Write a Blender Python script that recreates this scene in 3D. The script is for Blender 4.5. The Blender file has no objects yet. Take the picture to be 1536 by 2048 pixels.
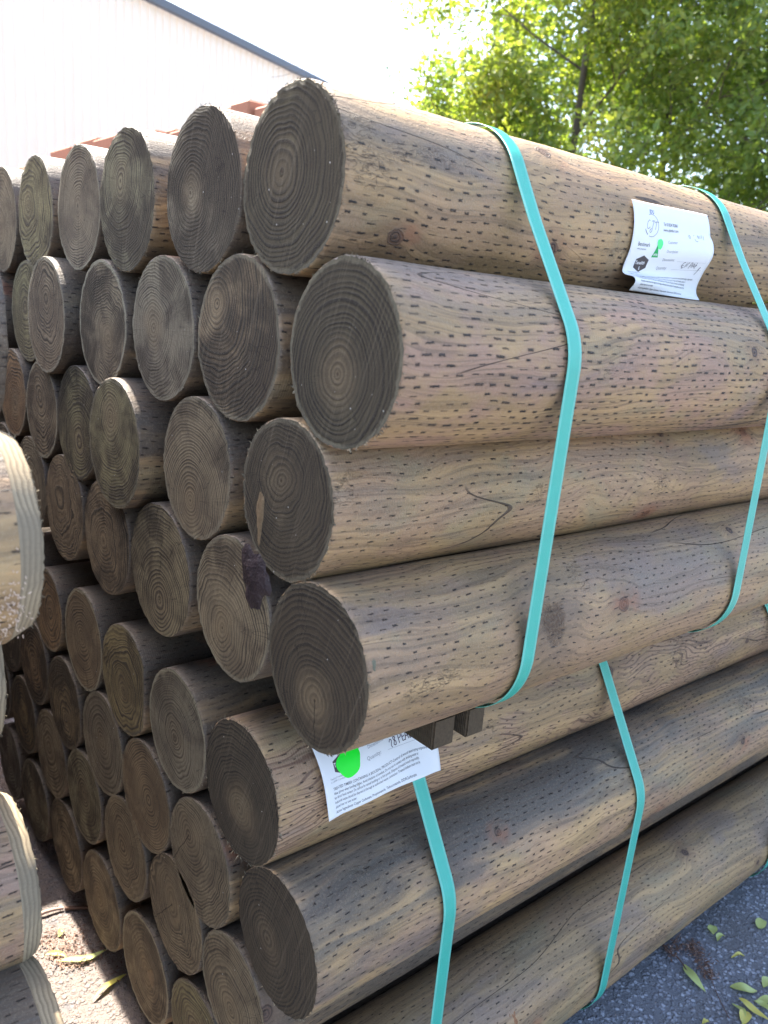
import bpy, bmesh, math, random
from mathutils import Vector, Matrix, noise as mnoise
R_ = math.radians
PI = math.pi
random.seed(7)
sc = bpy.context.scene
COL = sc.collection
CAMZ = 1.30            # camera height; pile coordinates below are given relative to it

# ------------------------------------------------------------------ helpers
def tag(o, label=None, cat=None, group=None, kind=None):
    if label: o['label'] = label
    if cat: o['category'] = cat
    if group: o['group'] = group
    if kind: o['kind'] = kind
    return o

def mesh_obj(name, verts, faces, mat=None, parent=None, uvs=None, smooth=True, loc=None):
    me = bpy.data.meshes.new(name)
    me.from_pydata(verts, [], faces)
    if uvs is not None:
        uv = me.uv_layers.new(name='UVMap')
        for p in me.polygons:
            for li, vi in zip(p.loop_indices, p.vertices):
                uv.data[li].uv = uvs[vi]
    me.update()
    if smooth:
        for p in me.polygons: p.use_smooth = True
    o = bpy.data.objects.new(name, me)
    COL.objects.link(o)
    if mat: me.materials.append(mat)
    if parent: o.parent = parent
    if loc: o.location = loc
    return o

def empty(name, loc=(0, 0, 0)):
    o = bpy.data.objects.new(name, None); COL.objects.link(o); o.location = loc
    return o

# ------------------------------------------------------------------ node helper
class NT:
    def __init__(self, name):
        self.mat = bpy.data.materials.new(name); self.mat.use_nodes = True
        self.t = self.mat.node_tree; self.t.nodes.clear()
        self.out = self.t.nodes.new('ShaderNodeOutputMaterial')
    def n(self, typ, **kw):
        x = self.t.nodes.new(typ)
        for k, v in kw.items(): setattr(x, k, v)
        return x
    def link(self, a, b): self.t.links.new(a, b)
    def put(self, sock, v):
        if hasattr(v, 'is_output') or hasattr(v, 'links'): self.link(v, sock)
        else:
            try: sock.default_value = v
            except Exception: sock.default_value = (v, v, v)
    def m(self, op, a, b=0.0, c=None, clamp=False):
        x = self.n('ShaderNodeMath', operation=op); x.use_clamp = clamp
        self.put(x.inputs[0], a); self.put(x.inputs[1], b)
        if c is not None: self.put(x.inputs[2], c)
        return x.outputs[0]
    def ss(self, v, lo, hi):          # smoothstep
        x = self.n('ShaderNodeMapRange', interpolation_type='SMOOTHSTEP')
        self.put(x.inputs['Value'], v); self.put(x.inputs['From Min'], lo); self.put(x.inputs['From Max'], hi)
        return x.outputs[0]
    def xyz(self, a, b, c=0.0):
        x = self.n('ShaderNodeCombineXYZ')
        for i, v in enumerate((a, b, c)): self.put(x.inputs[i], v)
        return x.outputs[0]
    def sep(self, v):
        x = self.n('ShaderNodeSeparateXYZ'); self.link(v, x.inputs[0]); return x.outputs
    def noise(self, vec, scale=1.0, detail=3.0, rough=0.55, dist=0.0, dim='3D'):
        x = self.n('ShaderNodeTexNoise', noise_dimensions=dim)
        self.put(x.inputs['Vector'], vec); x.inputs['Scale'].default_value = scale
        x.inputs['Detail'].default_value = detail; x.inputs['Roughness'].default_value = rough
        x.inputs['Distortion'].default_value = dist
        return x.outputs['Fac']
    def noisec(self, vec, scale=1.0, detail=2.0):
        x = self.n('ShaderNodeTexNoise'); self.put(x.inputs['Vector'], vec)
        x.inputs['Scale'].default_value = scale; x.inputs['Detail'].default_value = detail
        return x.outputs['Color']
    def white(self, vec):
        x = self.n('ShaderNodeTexWhiteNoise', noise_dimensions='3D'); self.put(x.inputs['Vector'], vec)
        return x.outputs['Value'], x.outputs['Color']
    def mix(self, f, a, b, blend='MIX'):
        x = self.n('ShaderNodeMix', data_type='RGBA', blend_type=blend); x.clamp_factor = True
        self.put(x.inputs[0], f)
        for s, v in ((x.inputs[6], a), (x.inputs[7], b)):
            if isinstance(v, tuple): s.default_value = (*v, 1.0) if len(v) == 3 else v
            else: self.link(v, s)
        return x.outputs[2]
    def attr(self, name, out='Fac'):
        x = self.n('ShaderNodeAttribute', attribute_type='OBJECT', attribute_name=name)
        return x.outputs[out]
    def gattr(self, name, out='Color'):
        x = self.n('ShaderNodeAttribute', attribute_type='GEOMETRY', attribute_name=name)
        return x.outputs[out]
    def uv(self):
        x = self.n('ShaderNodeUVMap'); x.uv_map = 'UVMap'; return x.outputs[0]
    def obj(self):
        return self.n('ShaderNodeTexCoord').outputs['Object']
    def bump(self, h, dist=0.002, strength=1.0, normal=None):
        x = self.n('ShaderNodeBump'); x.inputs['Strength'].default_value = strength
        x.inputs['Distance'].default_value = dist; self.link(h, x.inputs['Height'])
        if normal is not None: self.link(normal, x.inputs['Normal'])
        return x.outputs[0]
    def bsdf(self, color, rough=0.7, normal=None, spec=0.4, metal=0.0):
        b = self.n('ShaderNodeBsdfPrincipled')
        if isinstance(color, tuple): b.inputs['Base Color'].default_value = (*color, 1.0)
        else: self.link(color, b.inputs['Base Color'])
        self.put(b.inputs['Roughness'], rough); b.inputs['Specular IOR Level'].default_value = spec
        b.inputs['Metallic'].default_value = metal
        if normal is not None: self.link(normal, b.inputs['Normal'])
        self.link(b.outputs[0], self.out.inputs[0])
        return b

# ------------------------------------------------------------------ materials
def mat_log_side():
    t = NT('peeled_pine_side')
    u, v, _ = t.sep(t.uv())
    seed = t.attr('seed'); dark = t.attr('dark'); pink = t.attr('pink'); inc = t.attr('incise')
    ku = t.attr('knot_u'); kv = t.attr('knot_v'); kr = t.attr('knot_r'); grain_amt = t.attr('grain')
    su = t.m('ADD', u, t.m('MULTIPLY', seed, 7.31)); sv = t.m('ADD', v, t.m('MULTIPLY', seed, 3.77))
    # scattered knots, one cell about 0.3 m x 0.16 m
    vor = t.n('ShaderNodeTexVoronoi', voronoi_dimensions='2D', feature='F1')
    t.link(t.xyz(t.m('MULTIPLY', su, 3.3), t.m('MULTIPLY', sv, 6.0)), vor.inputs['Vector']); vor.inputs['Scale'].default_value = 1.0
    px, py, _z = t.sep(vor.outputs['Position'])
    dx = t.m('DIVIDE', t.m('SUBTRACT', t.m('MULTIPLY', su, 3.3), px), 3.3)
    dy = t.m('DIVIDE', t.m('SUBTRACT', t.m('MULTIPLY', sv, 6.0), py), 6.0)
    rr, rg, rb = t.sep(vor.outputs['Color'])
    kd = t.m('SQRT', t.m('ADD', t.m('MULTIPLY', t.m('MULTIPLY', dx, dx), 0.7), t.m('MULTIPLY', dy, dy)))
    wob = t.noise(t.xyz(su, sv, seed), 70, 2)
    kdw = t.m('ADD', kd, t.m('MULTIPLY', t.m('SUBTRACT', wob, 0.5), 0.008))
    has = t.m('GREATER_THAN', rr, 0.36)
    kr2 = t.m('ADD', 0.005, t.m('MULTIPLY', rg, 0.008))
    knot = t.m('MULTIPLY', has, t.m('SUBTRACT', 1.0, t.ss(kdw, t.m('MULTIPLY', kr2, 0.75), t.m('MULTIPLY', kr2, 1.15))))
    knot_ring = t.m('MULTIPLY', knot, t.ss(t.m('SINE', t.m('MULTIPLY', kdw, 1500.0)), -0.2, 0.8))
    halo = t.m('MULTIPLY', has, t.m('SUBTRACT', 1.0, t.ss(kdw, kr2, t.m('MULTIPLY', kr2, 4.2))))
    # the one big torn knot of this log
    bu = t.m('SUBTRACT', u, ku); bv = t.m('SUBTRACT', v, kv)
    bd = t.m('SQRT', t.m('ADD', t.m('MULTIPLY', bu, bu), t.m('MULTIPLY', t.m('MULTIPLY', bv, bv), 0.6)))
    bdw = t.m('ADD', bd, t.m('MULTIPLY', t.m('SUBTRACT', t.noise(t.xyz(su, sv, seed), 45, 4, 0.7), 0.5), 0.045))
    big = t.m('SUBTRACT', 1.0, t.ss(bdw, t.m('MULTIPLY', kr, 0.45), kr))
    bighalo = t.m('SUBTRACT', 1.0, t.ss(bdw, t.m('MULTIPLY', kr, 0.6), t.m('MULTIPLY', kr, 3.4)))
    # grain, bent round the knots
    bend = t.m('ADD', t.m('MULTIPLY', halo, 0.012), t.m('MULTIPLY', bighalo, 0.02))
    warp = t.m('MULTIPLY', t.m('SUBTRACT', t.noise(t.xyz(t.m('MULTIPLY', su, 2.2), t.m('MULTIPLY', sv, 5.0), seed), 1.0, 3), 0.5), 0.11)
    gv = t.m('ADD', t.m('ADD', sv, bend), warp)
    g1 = t.noise(t.xyz(t.m('MULTIPLY', su, 5.0), t.m('MULTIPLY', gv, 210.0), seed), 1.0, 4, 0.6)
    g2 = t.noise(t.xyz(t.m('MULTIPLY', su, 1.6), t.m('MULTIPLY', gv, 46.0), seed), 1.0, 3, 0.6)
    bands = t.m('SINE', t.m('MULTIPLY', t.m('ADD', gv, t.m('MULTIPLY', warp, 1.6)), 620.0))
    patch = t.noise(t.xyz(t.m('MULTIPLY', su, 3.0), t.m('MULTIPLY', sv, 8.0), seed), 1.0, 4, 0.6, 0.4)
    patch2 = t.noise(t.xyz(t.m('MULTIPLY', su, 4.5), t.m('MULTIPLY', sv, 9.0), t.m('ADD', seed, 9.0)), 1.0, 4, 0.62, 0.8)
    patch3 = t.noise(t.xyz(t.m('MULTIPLY', su, 9.0), t.m('MULTIPLY', sv, 15.0), t.m('ADD', seed, 4.0)), 1.0, 3, 0.6)
    fine = t.noise(t.xyz(su, sv, seed), 260, 3, 0.7)
    speck = t.noise(t.xyz(su, sv, seed), 900, 1, 0.5)
    tan = t.mix(t.ss(g2, 0.3, 0.72), (0.410, 0.265, 0.126), (0.225, 0.144, 0.068))
    tan = t.mix(t.m('MULTIPLY', t.ss(patch2, 0.5, 0.68), 0.75), tan, (0.25, 0.20, 0.115))
    c = t.mix(t.m('MULTIPLY', t.ss(patch3, 0.42, 0.62), t.m('ADD', 0.1, pink)), tan, (0.31, 0.185, 0.13))
    c = t.mix(t.m('MULTIPLY', t.ss(patch, 0.54, 0.66), t.m('ADD', 0.38, t.m('MULTIPLY', pink, 0.5))), c, (0.155, 0.115, 0.115))
    top_amt = t.attr('top_tone'); topw = t.m('SINE', t.m('DIVIDE', v, 0.0985))  # topw peaks on the log's upper side, which turns greyer and darker
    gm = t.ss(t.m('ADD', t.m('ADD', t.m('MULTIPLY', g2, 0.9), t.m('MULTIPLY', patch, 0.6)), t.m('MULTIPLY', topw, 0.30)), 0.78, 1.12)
    c = t.mix(t.m('MULTIPLY', gm, t.m('MULTIPLY', top_amt, 0.85)), c, t.mix(g1, (0.21, 0.19, 0.155), (0.12, 0.108, 0.092)))
    dk = t.m('ADD', dark, t.m('MULTIPLY', t.m('MULTIPLY', topw, top_amt), 0.20))
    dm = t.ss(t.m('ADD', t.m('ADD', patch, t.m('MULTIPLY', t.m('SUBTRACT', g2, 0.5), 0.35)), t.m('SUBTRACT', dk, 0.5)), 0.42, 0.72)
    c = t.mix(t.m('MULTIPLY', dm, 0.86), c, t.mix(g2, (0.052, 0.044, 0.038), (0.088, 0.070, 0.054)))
    lg = t.noise(t.xyz(t.m('MULTIPLY', su, 1.9), t.m('MULTIPLY', sv, 5.5), t.m('ADD', seed, 13.0)), 1.0, 5, 0.65, 0.6)
    c = t.mix(t.m('MULTIPLY', t.ss(lg, 0.50, 0.72), 0.42), c, t.mix(1.0, c, (0.55, 0.50, 0.46), 'MULTIPLY'))
    c = t.mix(t.m('MULTIPLY', t.ss(t.m('SUBTRACT', 1.0, lg), 0.50, 0.68), 0.55), c, t.mix(1.0, c, (1.35, 1.30, 1.20), 'MULTIPLY'))
    c = t.mix(t.m('MULTIPLY', t.ss(g1, 0.46, 0.70), 0.52), c, (0.08, 0.052, 0.032))
    c = t.mix(t.m('MULTIPLY', t.ss(bands, 0.35, 0.95), t.m('MULTIPLY', grain_amt, t.ss(patch3, 0.40, 0.58))), c, (0.13, 0.072, 0.045))
    c = t.mix(t.m('MULTIPLY', t.m('SUBTRACT', fine, 0.5), 0.9, clamp=True), c, (0.45, 0.36, 0.26))
    c = t.mix(t.m('MULTIPLY', t.ss(speck, 0.70, 0.78), 0.55), c, (0.50, 0.43, 0.33))
    c = t.mix(t.m('MULTIPLY', t.ss(t.m('SUBTRACT', 1.0, speck), 0.66, 0.76), 0.4), c, (0.06, 0.045, 0.03))
    c = t.mix(t.m('MULTIPLY', halo, 0.45), c, (0.15, 0.085, 0.05))
    c = t.mix(t.m('MULTIPLY', knot, 0.9), c, (0.10, 0.055, 0.035))
    c = t.mix(t.m('MULTIPLY', knot_ring, 0.7), c, (0.035, 0.022, 0.017))
    c = t.mix(t.m('MULTIPLY', t.m('MULTIPLY', halo, t.ss(patch3, 0.52, 0.6)), 0.35), c, (0.34, 0.12, 0.05))
    c = t.mix(t.m('MULTIPLY', bighalo, 0.55), c, (0.10, 0.07, 0.05))
    c = t.mix(t.m('MULTIPLY', big, t.ss(fine, 0.35, 0.6)), c, (0.11, 0.062, 0.033))
    c = t.mix(t.m('MULTIPLY', big, t.ss(fine, 0.62, 0.75)), c, (0.04, 0.025, 0.018))
    # drying checks: thin dark lines along the grain
    chk = t.noise(t.xyz(t.m('MULTIPLY', su, 1.3), t.m('MULTIPLY', sv, 9.0), t.m('ADD', seed, 20.0)), 1.0, 1, 0.4)
    check = t.m('SUBTRACT', 1.0, t.ss(t.m('ABSOLUTE', t.m('SUBTRACT', chk, 0.52)), 0.0008, 0.0024))
    check = t.m('MULTIPLY', check, t.ss(t.noise(t.xyz(t.m('MULTIPLY', su, 2.6), t.m('MULTIPLY', sv, 4.0), seed), 1.0, 1), 0.52, 0.60))
    tr_ = t.noise(t.xyz(t.m('MULTIPLY', su, 55.0), t.m('MULTIPLY', sv, 120.0), t.m('ADD', seed, 2.0)), 1.0, 3, 0.65, 1.2)
    tear = t.m('MULTIPLY', t.m('SUBTRACT', 1.0, t.ss(t.m('ABSOLUTE', t.m('SUBTRACT', tr_, 0.5)), 0.006, 0.03)), t.ss(t.noise(t.xyz(t.m('MULTIPLY', su, 6.0), t.m('MULTIPLY', sv, 9.0), t.m('ADD', seed, 31.0)), 1.0, 2), 0.62, 0.72))
    c = t.mix(t.m('MULTIPLY', tear, 0.40), c, (0.07, 0.04, 0.025))
    # incised slots in staggered rows
    ROW, PIT = 0.0098, 0.0212
    iv = t.m('DIVIDE', t.m('ADD', v, t.m('MULTIPLY', t.m('SUBTRACT', t.noise(t.xyz(t.m('MULTIPLY', su, 7.0), t.m('MULTIPLY', sv, 7.0), seed), 1.0, 1), 0.5), 0.016)), ROW)
    row = t.m('FLOOR', iv); fv = t.m('SUBTRACT', t.m('FRACT', iv), 0.5)
    rj, _c = t.white(t.xyz(row, seed, 3.0))
    iu = t.m('ADD', t.m('DIVIDE', u, PIT), t.m('ADD', t.m('MULTIPLY', row, 0.37), t.m('MULTIPLY', rj, 0.22)))
    cell = t.m('FLOOR', iu); fu = t.m('SUBTRACT', t.m('FRACT', iu), 0.5)
    wv, wc = t.white(t.xyz(row, cell, seed))
    w1, w2, w3 = t.sep(wc)
    edge = t.noise(t.xyz(t.m('MULTIPLY', su, 420.0), t.m('MULTIPLY', sv, 800.0), seed), 1.0, 2, 0.7)
    eo = t.m('SUBTRACT', edge, 0.5)
    au = t.m('MULTIPLY', t.m('ABSOLUTE', t.m('ADD', fu, t.m('MULTIPLY', t.m('SUBTRACT', w1, 0.5), 0.28))), PIT)
    av = t.m('MULTIPLY', t.m('ABSOLUTE', t.m('ADD', fv, t.m('MULTIPLY', t.m('SUBTRACT', w2, 0.5), 0.28))), ROW)
    slot_k = t.attr('slot')
    hl = t.m('MULTIPLY', slot_k, t.m('ADD', 0.0017, t.m('MULTIPLY', w3, 0.0030)))
    hw = t.m('MULTIPLY', slot_k, t.m('ADD', 0.00026, t.m('MULTIPLY', wv, 0.00066)))
    mu_ = t.m('SUBTRACT', 1.0, t.ss(t.m('ADD', au, t.m('MULTIPLY', eo, 0.0050)), t.m('MULTIPLY', hl, 0.8), t.m('MULTIPLY', hl, 1.25)))
    mv_ = t.m('SUBTRACT', 1.0, t.ss(t.m('ADD', av, t.m('MULTIPLY', eo, 0.0032)), t.m('MULTIPLY', hw, 0.6), t.m('MULTIPLY', hw, 1.5)))
    keep = t.m('MULTIPLY', t.m('GREATER_THAN', t.white(t.xyz(cell, row, t.m('ADD', seed, 5.0)))[0], 0.09), t.ss(patch2, 0.22, 0.30))
    slot = t.m('MULTIPLY', t.m('MULTIPLY', mu_, mv_), t.m('MULTIPLY', keep, t.m('MULTIPLY', inc, t.m('ADD', 0.50, t.m('MULTIPLY', t.ss(t.m('ADD', patch3, t.m('MULTIPLY', t.m('SUBTRACT', wv, 0.5), 0.5)), 0.34, 0.56), 0.50)))))
    around = t.m('MULTIPLY', t.m('MULTIPLY', t.m('SUBTRACT', 1.0, t.ss(au, hl, t.m('MULTIPLY', hl, 2.2))), t.m('SUBTRACT', 1.0, t.ss(av, hw, t.m('MULTIPLY', hw, 3.5)))), t.m('MULTIPLY', keep, inc))
    c = t.mix(t.m('MULTIPLY', around, 0.30), c, (0.09, 0.055, 0.035))
    c = t.mix(t.m('MULTIPLY', slot, t.m('ADD', 0.66, t.m('MULTIPLY', t.white(t.xyz(row, cell, t.m('ADD', seed, 8.0)))[0], 0.30))), c, (0.014, 0.010, 0.008))
    c = t.mix(t.m('MULTIPLY', check, 0.85), c, (0.035, 0.02, 0.013))
    # chatter marks of the peeling knife across the log
    chat = t.m('MULTIPLY', t.m('SINE', t.m('MULTIPLY', t.m('ADD', u, t.m('MULTIPLY', patch3, 0.01)), 1750.0)), t.ss(patch2, 0.48, 0.62))
    h = t.m('ADD', t.m('MULTIPLY', g1, 0.30), t.m('MULTIPLY', fine, 0.55))
    h = t.m('ADD', h, t.m('MULTIPLY', chat, 0.055))
    h = t.m('ADD', h, t.m('MULTIPLY', g2, 0.35))
    h = t.m('SUBTRACT', h, t.m('MULTIPLY', slot, 1.6))
    h = t.m('SUBTRACT', h, t.m('MULTIPLY', check, 0.9))
    h = t.m('SUBTRACT', h, t.m('MULTIPLY', tear, 0.7))
    h = t.m('ADD', h, t.m('MULTIPLY', big, t.m('MULTIPLY', fine, 3.0)))
    h = t.m('SUBTRACT', h, t.m('MULTIPLY', knot_ring, 0.5))
    rough = t.m('ADD', 0.46, t.m('MULTIPLY', fine, 0.34))
    t.bsdf(c, rough, t.bump(h, 0.0019, 1.0), 0.5)
    return t.mat

def mat_log_end():
    t = NT('sawn_pine_end')
    y, z, _ = t.sep(t.uv())          # metres from the pith
    seed = t.attr('seed'); tone = t.attr('tone'); dens = t.attr('rings'); crack = t.attr('crack'); heart = t.attr('heart'); wav = t.attr('wavy'); sap = t.attr('sap')
    rim = t.gattr('rim', 'Fac')      # 0 at the centre of the face .. 1 at its rim
    sy = t.m('ADD', y, t.m('MULTIPLY', seed, 3.1)); sz = t.m('ADD', z, t.m('MULTIPLY', seed, 1.7))
    P = t.xyz(sy, sz, seed)
    r0 = t.m('SQRT', t.m('ADD', t.m('MULTIPLY', y, y), t.m('MULTIPLY', z, z)))
    d = t.m('MULTIPLY', t.m('SUBTRACT', t.noise(P, 12, 2), 0.5), t.m('MULTIPLY', 0.050, wav))
    d2 = t.m('MULTIPLY', t.m('SUBTRACT', t.noise(P, 42, 2), 0.5), t.m('MULTIPLY', 0.0070, wav))
    d3 = t.m('MULTIPLY', t.m('SUBTRACT', t.noise(P, 320, 2), 0.5), 0.0011)
    r = t.m('ADD', r0, t.m('ADD', d, t.m('ADD', d2, d3)))
    # ring widths vary with the year
    rj = t.m('MULTIPLY', t.m('SUBTRACT', t.noise(t.xyz(t.m('MULTIPLY', r, 34.0), seed, 0.0), 1.0, 2), 0.5), 2.6)
    k = t.m('ADD', t.m('MULTIPLY', t.m('POWER', t.m('MAXIMUM', t.m('MULTIPLY', r, 10.0), 0.0), 1.12), t.m('MULTIPLY', dens, 0.80)), rj)
    f = t.m('FRACT', k)
    yr, _c = t.white(t.xyz(t.m('FLOOR', k), seed, 1.0))
    late = t.m('MULTIPLY', t.ss(f, 0.22, 0.74), t.m('SUBTRACT', 1.0, t.ss(f, 0.86, 1.0)))
    late = t.m('MULTIPLY', late, t.m('ADD', 0.45, t.m('MULTIPLY', yr, 0.75)))
    fuzz = t.noise(P, 1100, 2, 0.7)
    fz2 = t.noise(P, 380, 3, 0.7)
    blot = t.noise(P, 16, 4, 0.6, 0.5)
    blot2 = t.noise(P, 34, 4, 0.65)
    light = t.mix(t.ss(blot, 0.35, 0.65), (0.300, 0.232, 0.142), (0.185, 0.138, 0.086))
    light = t.mix(t.m('MULTIPLY', t.ss(blot2, 0.5, 0.7), 0.5), light, (0.17, 0.125, 0.085))
    dk = t.mix(blot2, (0.085, 0.064, 0.043), (0.050, 0.038, 0.027))
    s1, sc3 = t.white(t.xyz(seed, 2.0, 5.0)); h1, h2, h3 = t.sep(sc3)
    light = t.mix(t.ss(h1, 0.55, 0.9), light, t.mix(1.0, light, (1.20, 0.94, 0.74), 'MULTIPLY'))
    light = t.mix(t.ss(h2, 0.55, 0.9), light, t.mix(1.0, light, (0.98, 1.06, 0.86), 'MULTIPLY'))
    light = t.mix(t.ss(h3, 0.6, 0.95), light, t.mix(1.0, light, (0.92, 1.0, 1.12), 'MULTIPLY'))
    fade = t.m('ADD', t.m('ADD', 0.66, t.m('MULTIPLY', s1, 0.35)), t.m('MULTIPLY', t.ss(t.noise(P, 9, 2), 0.38, 0.62), 0.45))
    late = t.m('MULTIPLY', late, fade)
    c = t.mix(t.m('MULTIPLY', late, t.m('ADD', 0.55, t.m('MULTIPLY', fz2, 0.6))), light, dk)
    # weathered dark outer face
    dm = t.ss(t.m('ADD', t.m('ADD', blot, t.m('MULTIPLY', t.m('SUBTRACT', r0, 0.05), 2.2)), t.m('SUBTRACT', tone, 0.5)), 0.40, 0.85)
    c = t.mix(t.m('MULTIPLY', dm, 0.88), c, t.mix(late, (0.056, 0.041, 0.027), (0.017, 0.013, 0.010)))
    hz = t.m('MULTIPLY', heart, t.m('SUBTRACT', 1.0, t.ss(t.m('ADD', r, t.m('MULTIPLY', t.m('SUBTRACT', blot, 0.5), 0.05)), 0.006, 0.050)))
    c = t.mix(t.m('MULTIPLY', hz, 0.6), c, t.mix(t.m('MULTIPLY', late, 0.6), (0.27, 0.195, 0.112), (0.12, 0.082, 0.048)))
    pith = t.m('SUBTRACT', 1.0, t.ss(r0, 0.0012, 0.003))
    c = t.mix(t.m('MULTIPLY', pith, 0.8), c, (0.06, 0.035, 0.02))
    rimw = t.m('ADD', rim, t.m('MULTIPLY', t.m('SUBTRACT', blot2, 0.5), 0.10))
    c = t.mix(t.m('MULTIPLY', t.ss(rimw, 0.93, 0.97), sap), c, (0.33, 0.29, 0.20))
    # saw-torn teeth, strongest in the latewood
    c = t.mix(t.m('MULTIPLY', t.ss(fuzz, 0.54, 0.70), t.m('ADD', 0.16, t.m('MULTIPLY', late, 0.40))), c, (0.24, 0.21, 0.155))
    c = t.mix(t.m('MULTIPLY', t.ss(t.m('SUBTRACT', 1.0, fuzz), 0.56, 0.72), 0.45), c, (0.022, 0.019, 0.017))
    crumb = t.noise(P, 210, 0)
    c = t.mix(t.ss(crumb, 0.872, 0.885), c, (0.5, 0.47, 0.42))
    # heart crack
    ang = t.m('ARCTAN2', z, y)
    wob = t.m('MULTIPLY', t.m('SUBTRACT', t.noise(P, 26, 3, 0.6), 0.5), 0.30)
    da = t.m('ABSOLUTE', t.m('ADD', t.m('SUBTRACT', ang, crack), wob))
    cd = t.m('MULTIPLY', t.m('SINE', t.m('MINIMUM', da, 1.57)), r0)
    has = t.m('GREATER_THAN', crack, -5.0)
    ck = t.m('MULTIPLY', has, t.m('SUBTRACT', 1.0, t.ss(cd, 0.0002, 0.0010)))
    c = t.mix(t.m('MULTIPLY', ck, 0.8), c, (0.015, 0.012, 0.01))
    # saw scoring straight across, rays and fine radial checks
    saw = t.noise(t.xyz(t.m('MULTIPLY', t.m('ADD', sy, t.m('MULTIPLY', sz, 0.35)), 330.0), t.m('MULTIPLY', sz, 7.0), seed), 1.0, 2)
    ca, sa = t.m('COSINE', ang), t.m('SINE', ang)
    ray = t.noise(t.xyz(t.m('MULTIPLY', ca, 34.0), t.m('MULTIPLY', sa, 34.0), t.m('ADD', t.m('MULTIPLY', r0, 22.0), seed)), 1.0, 3, 0.65)
    c = t.mix(t.m('MULTIPLY', t.ss(ray, 0.5, 0.75), 0.38), c, (0.05, 0.039, 0.028))
    c = t.mix(t.m('MULTIPLY', t.ss(saw, 0.52, 0.75), 0.17), c, (0.30, 0.25, 0.175))
    c = t.mix(t.m('MULTIPLY', t.ss(t.m('SUBTRACT', 1.0, saw), 0.55, 0.75), 0.22), c, (0.04, 0.032, 0.025))
    rc = t.noise(t.xyz(t.m('MULTIPLY', ca, 2.3), t.m('MULTIPLY', sa, 2.3), t.m('ADD', t.m('MULTIPLY', r0, 7.0), t.m('MULTIPLY', seed, 3.0))), 1.0, 2, 0.6)
    rck = t.m('MULTIPLY', t.m('SUBTRACT', 1.0, t.ss(t.m('ABSOLUTE', t.m('SUBTRACT', rc, 0.60)), 0.0, 0.006)), t.ss(r0, 0.012, 0.03))
    c = t.mix(t.m('MULTIPLY', rck, 0.6), c, (0.02, 0.016, 0.012))
    h = t.m('ADD', t.m('MULTIPLY', late, -0.55), t.m('MULTIPLY', fuzz, 0.9))
    h = t.m('ADD', h, t.m('MULTIPLY', fz2, 0.6))
    h = t.m('ADD', h, t.m('MULTIPLY', saw, 0.3))
    h = t.m('SUBTRACT', h, t.m('MULTIPLY', ck, 1.5))
    t.bsdf(c, 0.85, t.bump(h, 0.0022, 1.0), 0.25)
    return t.mat

def mat_chamfer():
    t = NT('shaved_chamfer')
    u, v, _ = t.sep(t.uv()); seed = t.attr('seed')
    w = t.noise(t.xyz(t.m('MULTIPLY', u, 8.0), t.m('MULTIPLY', v, 13.0), seed), 1.0, 3)
    w2 = t.noise(t.xyz(u, v, seed), 60, 2)
    k = t.m('ADD', t.m('MULTIPLY', u, 190.0), t.m('ADD', t.m('MULTIPLY', w, 3.2), t.m('MULTIPLY', w2, 0.35)))
    f = t.m('FRACT', k)
    late = t.m('MULTIPLY', t.ss(f, 0.25, 0.75), t.m('SUBTRACT', 1.0, t.ss(f, 0.86, 1.0)))
    fine = t.noise(t.xyz(t.m('MULTIPLY', u, 220.0), t.m('MULTIPLY', v, 1100.0), seed), 1.0, 3)
    c = t.mix(t.m('MULTIPLY', late, 0.7), (0.34, 0.27, 0.175), (0.165, 0.125, 0.080))
    c = t.mix(t.m('MULTIPLY', t.ss(w, 0.45, 0.65), 0.6), c, (0.19, 0.155, 0.11))
    c = t.mix(t.m('MULTIPLY', t.ss(fine, 0.45, 0.7), 0.3), c, (0.14, 0.11, 0.08))
    h = t.m('ADD', t.m('MULTIPLY', late, -0.5), t.m('MULTIPLY', fine, 0.5))
    t.bsdf(c, 0.75, t.bump(h, 0.0008, 0.6), 0.3)
    return t.mat

def mat_simple(name, col, rough=0.7, var=0.0, scale=30.0, spec=0.4, bump=0.0):
    t = NT(name)
    p = t.obj(); n = t.noise(p, scale, 4, 0.6)
    c = t.mix(n, tuple(x * (1 - var) for x in col), tuple(min(1, x * (1 + var)) for x in col))
    t.bsdf(c, rough, t.bump(n, bump, 1.0) if bump else None, spec)
    return t.mat

def mat_fibre():
    t = NT('torn_fibre')
    x = t.n('ShaderNodeNewGeometry').outputs['Random Per Island']
    c = t.mix(x, (0.05, 0.042, 0.033), (0.33, 0.28, 0.19))
    t.bsdf(c, 0.8, None, 0.2); return t.mat

def mat_strap():
    t = NT('embossed_polyester_strap')
    u, v, _ = t.sep(t.uv())
    a = t.m('SINE', t.m('MULTIPLY', u, 2 * PI / 0.0026)); b = t.m('SINE', t.m('MULTIPLY', v, 2 * PI / 0.0020))
    h = t.m('MULTIPLY', a, b)
    n = t.noise(t.xyz(u, v), 45, 3); sc_ = t.noise(t.xyz(t.m('MULTIPLY', u, 900.0), t.m('MULTIPLY', v, 12.0)), 1.0, 2)
    c = t.mix(n, (0.012, 0.37, 0.27), (0.030, 0.45, 0.34))
    c = t.mix(t.m('MULTIPLY', t.ss(h, 0.2, 0.9), 0.25), c, (0.05, 0.55, 0.45))
    c = t.mix(t.m('MULTIPLY', t.ss(sc_, 0.6, 0.75), 0.25), c, (0.25, 0.6, 0.52))
    edge = t.ss(t.m('ABSOLUTE', u), 0.0078, 0.0092)
    c = t.mix(t.m('MULTIPLY', edge, 0.35), c, (0.3, 0.7, 0.6))
    t.bsdf(c, t.m('ADD', 0.26, t.m('MULTIPLY', n, 0.16)), t.bump(h, 0.0003, 0.8), 0.95)
    return t.mat

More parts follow.
